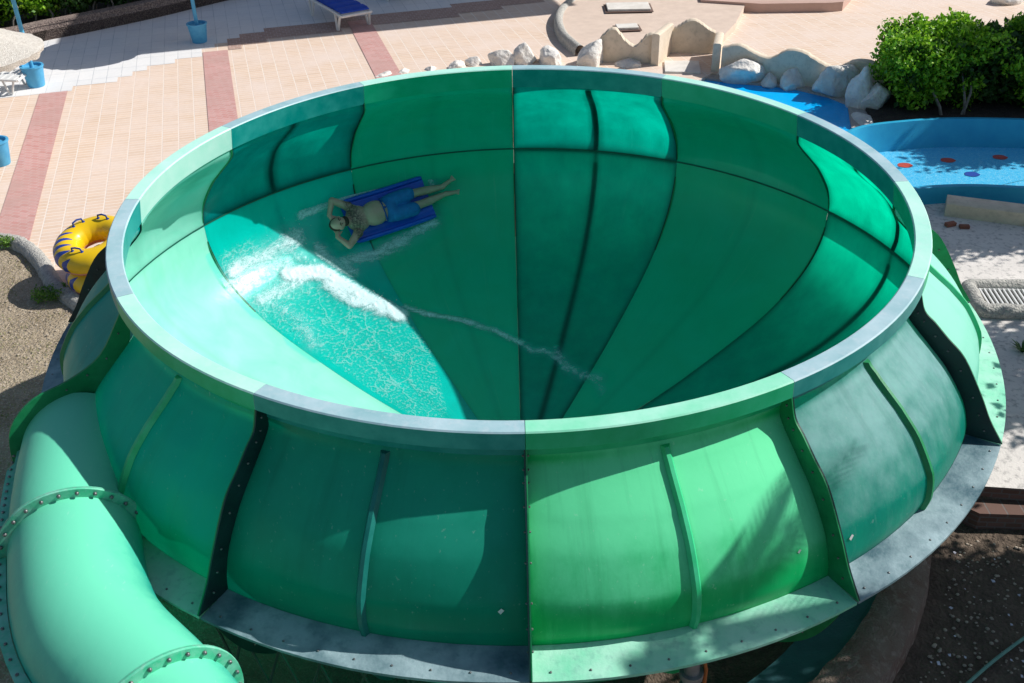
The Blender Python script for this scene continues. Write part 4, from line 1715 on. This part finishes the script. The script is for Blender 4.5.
def skinmat():
    m, nt, nd, ln = newmat('tanned_skin')
    tc = nd.new('ShaderNodeTexCoord')
    sep = nd.new('ShaderNodeSeparateXYZ')
    ln.new(tc.outputs['Object'], sep.inputs[0])
    f = noisefac(nt, tc.outputs['Object'], 9, .3, .7)
    col = mixc(nt, f, (.62, .39, .31), (.52, .31, .24))
    # body hair over the chest
    mr = nd.new('ShaderNodeMapRange')
    mr.inputs['From Min'].default_value = X0 + .54
    mr.inputs['From Max'].default_value = X0 + .40
    ln.new(sep.outputs['X'], mr.inputs['Value'])
    mr2 = nd.new('ShaderNodeMapRange')
    mr2.inputs['From Min'].default_value = X0 + .27
    mr2.inputs['From Max'].default_value = X0 + .32
    ln.new(sep.outputs['X'], mr2.inputs['Value'])
    h = noisefac(nt, tc.outputs['Object'], 45, .30, .55)
    a = nd.new('ShaderNodeMath')
    a.operation = 'MULTIPLY'
    ln.new(mr.outputs[0], a.inputs[0])
    ln.new(mr2.outputs[0], a.inputs[1])
    b_ = nd.new('ShaderNodeMath')
    b_.operation = 'MULTIPLY'
    ln.new(a.outputs[0], b_.inputs[0])
    ln.new(h, b_.inputs[1])
    c_m = nd.new('ShaderNodeMath')
    c_m.operation = 'MULTIPLY'
    c_m.inputs[1].default_value = .85
    ln.new(b_.outputs[0], c_m.inputs[0])
    col = mixc(nt, c_m.outputs[0], col, (.05, .032, .028))
    b = nd.new('ShaderNodeBsdfPrincipled')
    b.inputs['Roughness'].default_value = .42
    ln.new(col, b.inputs['Base Color'])
    out = nd.new('ShaderNodeOutputMaterial')
    ln.new(b.outputs[0], out.inputs['Surface'])
    return m


M['skin'] = skinmat()
m = MB()
# head (chin tucked, raised), neck, torso
HC = B(.125, 0, .175)
m.sphere(HC, (.112, .080, .098), 24, 16)
m.sphere(HC + Vector((.055, 0, .01)), (.070, .062, .075), 20, 14)          # jaw
capsule(m, HC + Vector((.075, 0, .066)), .013, HC + Vector((.035, 0, .092)), .010, 8)   # nose on the upward face
for s in (-1, 1):
    m.sphere(HC + Vector((.02, s * .082, .0)), (.03, .012, .022), 10, 8)   # ears
    m.sphere(HC + Vector((.022, s * .030, .080)), (.012, .014, .012), 10, 8)   # eyelids
m.sphere(HC + Vector((.098, 0, .062)), (.010, .026, .010), 10, 8)          # lips
capsule(m, HC + Vector((.05, 0, -.02)), .055, B(.30, 0, .11), .062)
m.sphere(B(.42, 0, .105), (.17, .175, .105), 24, 16)
m.sphere(B(.40, 0, .12), (.10, .20, .075), 24, 16)
for s in (-1, 1): m.sphere(B(.43, s * .08, .155), (.08, .085, .05), 16, 10)
m.sphere(B(.66, 0, .125), (.20, .165, .135), 24, 16)                       # round belly
m.sphere(B(.86, 0, .10), (.15, .165, .105), 24, 16)
for s in (-1, 1):
    sp_ = 1 if s > 0 else .8
    capsule(m, B(.92, s * .085, .10), .090, B(1.30, s * .095 * sp_, .105), .058)
    capsule(m, B(1.30, s * .095 * sp_, .105), .057, B(1.44, s * .085 * sp_, .085), .058)
    capsule(m, B(1.44, s * .085 * sp_, .085), .058, B(1.67, s * .06 * sp_, .085), .036)
    capsule(m, B(1.68, s * .06 * sp_, .065), .034, B(1.70, s * .06 * sp_, .10), .036)
    capsule(m, B(1.70, s * .065 * sp_, .10), .036, B(1.82, s * .10 * sp_, .145), .024)
    for j in range(5):
        capsule(m, B(1.82, s * (.08 + .012 * j) * sp_, .145), .011, B(1.862 - .006 * j, s * (.082 + .017 * j) * sp_, .158), .0085 if j else .012, 8)
    # arms: shoulder, elbow out, hand under the head
    sh, el_, wr = B(.345, s * .185, .12), B(.16, s * .315, .14), B(.07, s * .15, .085)
    capsule(m, sh, .060, el_, .044)
    capsule(m, el_, .044, wr, .030)
    m.sphere(sh, (.068, .068, .062), 16, 10)
    hd = B(.095, s * .095, .085)
    capsule(m, wr, .030, hd, .034)
    for j in range(4):
        k0 = hd + Vector((-.035 + .021 * j, -s * .02, .0))
        k1 = k0 + Vector((.0, -s * .035, -.006))
        capsule(m, k0, .0105, k1, .0095, 8)
        capsule(m, k1, .0095, k1 + Vector((.004, -s * .028, .010)), .008, 8)
    capsule(m, hd + Vector((.02, s * .03, 0)), .012, hd + Vector((.055, s * .005, .02)), .010, 8)
remeshed(m, 'body', M['skin'], person, .0085, 3)
m = MB()
m.sphere(B(.87, 0, .105), (.135, .185, .118), 24, 16)
for s in (-1, 1):
    capsule(m, B(.93, s * .085, .105), .110, B(1.19, s * .105, .105), .098)
remeshed(m, 'swim_shorts', M['shorts'], person, .011, 4)
m = MB()
m.tube([B(.775, -.16, .16), B(.765, -.10, .215), B(.76, 0, .245), B(.765, .10, .215), B(.775, .16, .16)], .012, 8)
m.sphere(B(.775, .01, .255), (.028, .016, .012), 8, 6)
m.build('waist_cord', M['navy'], person)
for s in (-1, 1):
    m = MB()
    m.sphere(HC + Vector((.020, s * .030, .089)), (.006, .011, .005), 8, 6)
    m.build('eye', M['hair'], person)
    m = MB()
    m.tube([HC + Vector((.002, s * .014, .096)), HC + Vector((-.004, s * .032, .096)), HC + Vector((.002, s * .050, .084))], .006, 6)
    m.build('eyebrow', M['hair'], person)
m = MB()   # beard and the hair round the back of the head
m.sphere(HC + Vector((.085, 0, .018)), (.058, .068, .068), 18, 12)
remeshed(m, 'beard', M['hair'], person, .01, 2)
m = MB()
m.sphere(HC + Vector((-.012, 0, -.026)), (.114, .091, .072), 18, 12)
remeshed(m, 'hair', M['hair'], person, .01, 2)

# ------------------------------------------------------------------ water in the bowl
def seg_d(p, a, b):
    ab = b - a
    t = max(0, min(1, (p - a).dot(ab) / ab.dot(ab)))
    return (p - (a + ab * t)).length, t


def H(u, v):
    q = bowl_hit(u, v)
    return q


def poly3(l): return [H(*p) for p in l]


# foam features: (polyline, width, strength)
feats = [
    (poly3([(232, 272), (262, 258), (296, 238)]), .26, .62),
    (poly3([(225, 285), (250, 280), (285, 262)]), .18, .52),
    (poly3([(288, 275), (320, 272), (348, 288), (372, 302), (400, 316)]), .19, .95),
    (poly3([(330, 285), (352, 300), (385, 312)]), .22, .74),
    (poly3([(262, 300), (285, 285), (310, 275)]), .20, .62),
    (poly3([(275, 305), (300, 322), (312, 345)]), .20, .48),
    (poly3([(405, 308), (430, 316), (465, 322), (495, 332), (522, 345)]), .085, .62),
    (poly3([(522, 345), (533, 352), (545, 352), (558, 360), (568, 372)]), .10, .55),
    (poly3([(556, 352), (566, 366), (580, 376), (600, 380)]), .13, .5),
    (poly3([(590, 378), (600, 388), (604, 396)]), .09, .45),
    (poly3([(300, 215), (325, 205), (350, 195), (385, 183), (425, 173)]), .13, .66),
    (poly3([(345, 262), (375, 255), (405, 240), (432, 222)]), .19, .64),
    (poly3([(318, 250), (330, 262), (352, 272)]), .2, .6),
    (poly3([(436, 190), (428, 178), (420, 172)]), .10, .5),
    (poly3([(298, 258), (312, 262), (330, 268)]), .16, .5),
]
lit_poly = [(215, 255), (250, 240), (300, 262), (345, 290), (400, 318), (428, 345), (440, 380), (448, 418), (412, 418), (318, 352), (240, 300)]


def watermesh():
    m = MB()
    NA, NR = 420, 250
    A0, A1 = ang(4.6), ang(8.05)
    prof = LOWF[9:-11]
    ls = [0]
    for a, b in zip(prof[:-1], prof[1:]): ls.append(ls[-1] + math.hypot(b[0] - a[0], b[1] - a[1]))
    vs, foam, rip = [], [], []
    lp = [(H(*p)) for p in lit_poly]
    lp2 = [(p.x, p.y) for p in lp]
    for j in range(NR + 1):
        s = ls[-1] * j / NR
        k = 0
        while k < len(ls) - 2 and ls[k + 1] < s: k += 1
        t = (s - ls[k]) / (ls[k + 1] - ls[k])
        r = prof[k][0] + (prof[k + 1][0] - prof[k][0]) * t
        z = prof[k][1] + (prof[k + 1][1] - prof[k][1]) * t
        dr, dz = prof[k + 1][0] - prof[k][0], prof[k + 1][1] - prof[k][1]
        L = math.hypot(dr, dz)
        nr_, nz_ = dz / L, -dr / L
        for i in range(NA + 1):
            a = A0 + (A1 - A0) * i / NA
            p = cyl(r, a, z)
            f = 0
            for pl_, w, st in feats:
                best = 9
                for q0, q1 in zip(pl_[:-1], pl_[1:]):
                    d, tt = seg_d(p, q0, q1)
                    best = min(best, d)
                if best < w * 2.2:
                    f = max(f, st * math.exp(-(best / w) ** 2 * 1.1))
            inside = 1.0 if inpoly(p.x, p.y, lp2) else 0.0
            foam.append(f)
            rip.append(inside)
            nz = noise.noise(p * 9) * .5 + noise.noise(p * 22) * .35
            hgt = .016 + f * (.028 + .035 * max(0, nz)) + inside * .002 * noise.noise(p * 8)
            vs.append(p + Vector((nr_ * math.cos(a), nr_ * math.sin(a), nz_)) * hgt)
    fs = []
    n = NA + 1
    keep = []
    for j in range(NR):
        for i in range(NA):
            a = j * n + i
            q = (a, a + n, a + n + 1, a + 1)
            if max(foam[v] for v in q) > .015 or max(rip[v] for v in q) > 0:
                fs.append(q)
    me = bpy.data.meshes.new('water')
    me.from_pydata(vs, [], fs)
    at = me.attributes.new('foam', 'FLOAT', 'POINT')
    at.data.foreach_set('value', foam)
    at3 = me.attributes.new('flow', 'FLOAT_VECTOR', 'POINT')
    at3.data.foreach_set('vector', [c for j in range(NR + 1) for i in range(NA + 1) for c in (i / NA * 8.5, j / NR * ls[-1], 0.0)])
    # soften the rippled area's edge
    at2 = me.attributes.new('ripple', 'FLOAT', 'POINT')
    rr = rip[:]
    for _ in range(9):
        r2 = rr[:]
        for j in range(1, NR):
            for i in range(1, NA):
                a = j * n + i
                r2[a] = (rr[a] * 2 + rr[a - 2 if i > 1 else a - 1] + rr[a + 2 if i < NA - 1 else a + 1] + rr[a - n] + rr[a + n]) / 6
        rr = r2
    at2.data.foreach_set('value', rr)
    me.polygons.foreach_set('use_smooth', [True] * len(me.polygons))
    o = bpy.data.objects.new('water', me)
    COL.objects.link(o)
    return o


def foammat():
    m, nt, nd, ln = newmat('thin_water_and_foam')
    tc = nd.new('ShaderNodeTexCoord')
    co = tc.outputs['Object']
    fa = nd.new('ShaderNodeAttribute'); fa.attribute_name = 'foam'
    ra = nd.new('ShaderNodeAttribute'); ra.attribute_name = 'ripple'

    def math_(op, a, b=None, c=None):
        x = nd.new('ShaderNodeMath')
        x.operation = op
        for i, y in enumerate((a, b, c)):
            if y is None: continue
            if hasattr(y, 'is_linked'): ln.new(y, x.inputs[i])
            else: x.inputs[i].default_value = y
        return x.outputs[0]

    fl_ = nd.new('ShaderNodeAttribute'); fl_.attribute_name = 'flow'
    fv = fl_.outputs['Vector']
    n1 = noisefac(nt, fv, 5, .25, .75, detail=10, rough=.75, dist=1.2, stretch=(.45, 1, 1))
    n2 = noisefac(nt, fv, 48, .3, .72, detail=6, rough=.75, stretch=(.7, 1, 1))
    # lacy foam: fine voronoi cell edges
    vo = nd.new('ShaderNodeTexVoronoi')
    vo.feature = 'DISTANCE_TO_EDGE'
    vo.inputs['Scale'].default_value = 1.7
    wn = nd.new('ShaderNodeTexNoise')
    wn.inputs['Scale'].default_value = 3
    wn.inputs['Detail'].default_value = 4
    ln.new(co, wn.inputs['Vector'])
    vm = nd.new('ShaderNodeVectorMath')
    vm.operation = 'MULTIPLY_ADD'
    vm.inputs[1].default_value = (.9, .9, .9)
    ln.new(wn.outputs['Color'], vm.inputs[0])
    ln.new(co, vm.inputs[2])
    ln.new(vm.outputs[0], vo.inputs['Vector'])
    lace = nd.new('ShaderNodeMapRange')
    lace.inputs['From Min'].default_value = .03
    lace.inputs['From Max'].default_value = .0
    ln.new(vo.outputs['Distance'], lace.inputs['Value'])
    lacev = math_('MULTIPLY', lace.outputs[0], n2)
    # foam = smooth threshold of attribute against noise
    thr = math_('SUBTRACT', math_('MULTIPLY', fa.outputs['Fac'], 1.7), math_('MULTIPLY_ADD', n1, .85, math_('MULTIPLY', n2, .62)))
    fo = nd.new('ShaderNodeMapRange')
    fo.inputs['From Min'].default_value = .0
    fo.inputs['From Max'].default_value = .62
    ln.new(thr, fo.inputs['Value'])
    ripf = math_('MULTIPLY', ra.outputs['Fac'], math_('MULTIPLY', lacev, .6))
    spec = noisefac(nt, fv, 26, .52, .75, detail=5, stretch=(.5, 1, 1))
    ripf2 = math_('MULTIPLY', ra.outputs['Fac'], math_('MULTIPLY', spec, .42))
    alpha = math_('MAXIMUM', fo.outputs[0], math_('MAXIMUM', ripf, ripf2))
    foamb = nd.new('ShaderNodeBsdfPrincipled')
    foamb.inputs['Base Color'].default_value = (.62, .80, .84, 1)
    foamb.inputs['Roughness'].default_value = .55
    # clear water: transparent with a tint, plus fresnel gloss
    tr = nd.new('ShaderNodeBsdfTransparent')
    tr.inputs['Color'].default_value = (.78, 1, 1, 1)
    gl = nd.new('ShaderNodeBsdfGlossy')
    gl.inputs['Roughness'].default_value = .16
    fr = nd.new('ShaderNodeFresnel')
    fr.inputs['IOR'].default_value = 1.33
    wt = nd.new('ShaderNodeTexNoise')
    wt.inputs['Scale'].default_value = 16
    wt.inputs['Detail'].default_value = 5
    wt.inputs['Roughness'].default_value = .6
    ln.new(co, wt.inputs['Vector'])
    bp = nd.new('ShaderNodeBump')
    bp.inputs['Distance'].default_value = .005
    st = math_('MAXIMUM', math_('MULTIPLY', ra.outputs['Fac'], .02), math_('MAXIMUM', math_('MULTIPLY', fa.outputs['Fac'], .9), .06))
    ln.new(st, bp.inputs['Strength'])
    ln.new(wt.outputs['Fac'], bp.inputs['Height'])
    ln.new(bp.outputs[0], foamb.inputs['Normal'])
    gl.inputs['Roughness'].default_value = .3
    clear = nd.new('ShaderNodeMixShader')
    film = math_('MINIMUM', math_('MAXIMUM', math_('MULTIPLY', ra.outputs['Fac'], .35), math_('MULTIPLY', fa.outputs['Fac'], .8)), 1.0)
    ln.new(math_('MULTIPLY', fr.outputs[0], film), clear.inputs[0])
    ln.new(tr.outputs[0], clear.inputs[1])
    ln.new(gl.outputs[0], clear.inputs[2])
    # light cyan milkiness where foam is weak
    milk = nd.new('ShaderNodeBsdfDiffuse')
    milk.inputs['Color'].default_value = (.16, .72, .76, 1)
    mm = nd.new('ShaderNodeMixShader')
    mk = nd.new('ShaderNodeMapRange')
    mk.inputs['From Min'].default_value = .1
    mk.inputs['From Max'].default_value = .9
    mk.inputs['To Max'].default_value = .38
    ln.new(math_('MULTIPLY', fa.outputs['Fac'], math_('MULTIPLY_ADD', n1, -.6, 1.3)), mk.inputs['Value'])
    ln.new(mk.outputs[0], mm.inputs[0])
    ln.new(clear.outputs[0], mm.inputs[1])
    ln.new(milk.outputs[0], mm.inputs[2])
    mx = nd.new('ShaderNodeMixShader')
    ln.new(alpha, mx.inputs[0])
    ln.new(mm.outputs[0], mx.inputs[1])
    ln.new(foamb.outputs[0], mx.inputs[2])
    out = nd.new('ShaderNodeOutputMaterial')
    ln.new(mx.outputs[0], out.inputs['Surface'])
    return m


wat = watermesh()
wat.data.materials.append(foammat())
tag(wat, kind='structure')
# spray droplets along the foam crests
random.seed(5)
m = MB()
for pl_, w, st in feats[:6]:
    for _ in range(130):
        k = random.randrange(len(pl_) - 1)
        p = pl_[k].lerp(pl_[k + 1], random.random())
        n_ = bowl_normal(p)
        d = Vector((random.gauss(0, 1), random.gauss(0, 1), random.gauss(0, 1)))
        d -= n_ * d.dot(n_)
        s = random.uniform(.002, .006)
        m.sphere(p + d * w * .55 + n_ * random.uniform(.03, .12), (s, s, s), 5, 4)
tag(m.build('water_spray', mat('spray_white', (.85, .9, .9), rough=.2)), 'fine white droplets thrown up along the foam in the bowl', 'spray', kind='stuff')

# ------------------------------------------------------------------ trees standing outside the frame on the right (they throw the dappled shade)
def palm(loc, h, nf, L, lab, seed):
    random.seed(seed)
    root = empty('palm_tree', loc, 0, lab, 'tree')
    m = MB()
    m.tube([(0, 0, -.1), (.05, 0, h * .5), (0, .05, h)], [.16, .12, .11], 12)
    m.build('trunk', M['bark'], root)
    m = MB()
    for k in range(nf):
        a = 2 * PI * k / nf + random.uniform(-.2, .2)
        el = random.uniform(.15, 1.2)
        d = Vector((math.cos(a), math.sin(a), 0))
        pts = []
        for j in range(18):
            t = j / 17
            pts.append(Vector((0, 0, h)) + d * L * t * math.cos(el * (1 - t * .3)) + Vector((0, 0, L * t * math.sin(el) - L * .75 * t * t)))
        m.tube(pts, [.018 * (1 - j / 20) for j in range(18)], 5)
        sd = Vector((-d.y, d.x, 0))
        for j in range(3, 18):
            for s in (-1, 1):
                ll = .34 * math.sin(PI * (j / 19)) + .08
                t = (pts[j] - pts[j - 1]).normalized()
                v1 = (sd * s * .8 + t * .7 + Vector((0, 0, -.25))).normalized() * ll
                w = t * .022
                m.add([pts[j] - w, pts[j] + v1 * .5 - w * .8, pts[j] + v1, pts[j] + v1 * .5 + w * .8, pts[j] + w], [(0, 1, 2, 3, 4)])
    m.build('crown', M['leafd'], root, smooth=False)
    return root


palm((7.5, -3.62, GZ - .45), 8.0, 12, 1.0, 'palm tree on the soil right of the bowl, outside the view', 2)


def tree(loc, h, rad, n, lab, seed):
    random.seed(seed)
    root = empty('unseen_shade_tree', loc, 0, lab, 'tree')
    m = MB()
    m.tube([(0, 0, -.1), (.1, .05, h * .4), (0, 0, h * .8)], [.16, .12, .08], 10)
    m.build('trunk', M['bark'], root)
    m = MB()
    for k in range(34):
        while True:
            d = Vector((random.uniform(-1, 1), random.uniform(-1, 1), random.uniform(-1, 1)))
            if d.length < 1: break
        c = Vector((d.x * rad[0], d.y * rad[1], h + d.z * rad[2]))
        for _ in range(n // 34):
            e = Vector((random.gauss(0, 1), random.gauss(0, 1), random.gauss(0, 1))) * .28
            leaf(m, c + e, random.uniform(.1, .2), .1)
    m.build('crown', M['leafd'], root, smooth=False, merge=False)


tree((10.5, -1.2, GZ - .45), 4.9, (1.9, 1.8, 1.3), 21000, 'round crowned shade tree standing on the soil right of the view', 8)
tree((8.6, -3.3, GZ - .45), 3.0, (1.4, 1.1, .8), 9000, 'small shade tree on the soil nearer the camera, right of the view', 9)
tree((12.8, 2.9, GZ), 4.6, (1.2, 1.3, 1.0), 7000, 'slim shade tree added beside the concrete walkway, right of the view', 10)  # added out of view to shade the walkway
tree((13.2, 7.8, GZ), 4.2, (1.3, 1.0, .9), 9000, 'shade tree added between the walkway and the blue basin, right of the view', 12)  # added out of view for the shade band before the basin
tree((15.3, 13.2, GZ), 3.9, (2.2, 2.0, 1.2), 26000, 'dense shade tree added behind the blue basin, right of the view', 13)  # added out of view to shade the basin floor

# unseen roof added high above the back of the terrace, outside the frame; laid on the paving grid, it shades the loungers
sh_ = SUN * ((9.2) / SUN.z)
cr = P(566, 13) + Vector((sh_.x, sh_.y, 0))
td = empty('added_shade_roof', (cr.x, cr.y, GZ), PAVE, 'unseen roof on posts added to shade the loungers, outside the view', 'shade roof')
m = MB()
m.box((-7.5, 7.0, 9.2), (15, 14, .18))
m.build('added_roof', M['steel'], td, smooth=False)
for x in (-14, -7.5, -1):
    for y in (6, 13):
        m = MB()
        m.tube([(x, y, 0), (x, y, 9.1)], .12, 12)
        m.build('post', M['bluepaint'], td)

# ------------------------------------------------------------------ camera, light, world
cam = bpy.data.cameras.new('camera')
cam.sensor_width = 36
cam.lens = FPX / 1024 * 36
cam.clip_start = .05
cam.clip_end = 600
co = bpy.data.objects.new('camera', cam)
COL.objects.link(co)
c = ray(512, 341.5)
rx = (ray(512 + FPX, 341.5) - c).normalized()
uyv = (ray(512, 341.5 - FPX) - c).normalized()
co.matrix_world = Matrix.Translation(CAM) @ Matrix((rx, uyv, -c.normalized())).transposed().to_4x4()
scene.camera = co

sl = bpy.data.lights.new('sun', 'SUN')
sl.energy = 5.0
sl.angle = R(.5)
sl.color = (1, .97, .925)
so = bpy.data.objects.new('sun', sl)
COL.objects.link(so)
so.rotation_euler = SUN.to_track_quat('Z', 'Y').to_euler()
w = bpy.data.worlds.new('World')
scene.world = w
w.use_nodes = True
nt = w.node_tree
bg = nt.nodes['Background']
sky = nt.nodes.new('ShaderNodeTexSky')
sky.sky_type = 'NISHITA'
sky.sun_disc = False
sky.sun_elevation = SUN_EL
sky.sun_rotation = PI / 2 - SUN_AZ
nt.links.new(sky.outputs[0], bg.inputs[0])
bg.inputs[1].default_value = .085
scene.view_settings.view_transform = 'Standard'
scene.view_settings.look = 'None'
scene.view_settings.exposure = 0
scene.cycles.max_bounces = 8
scene.cycles.transparent_max_bounces = 12
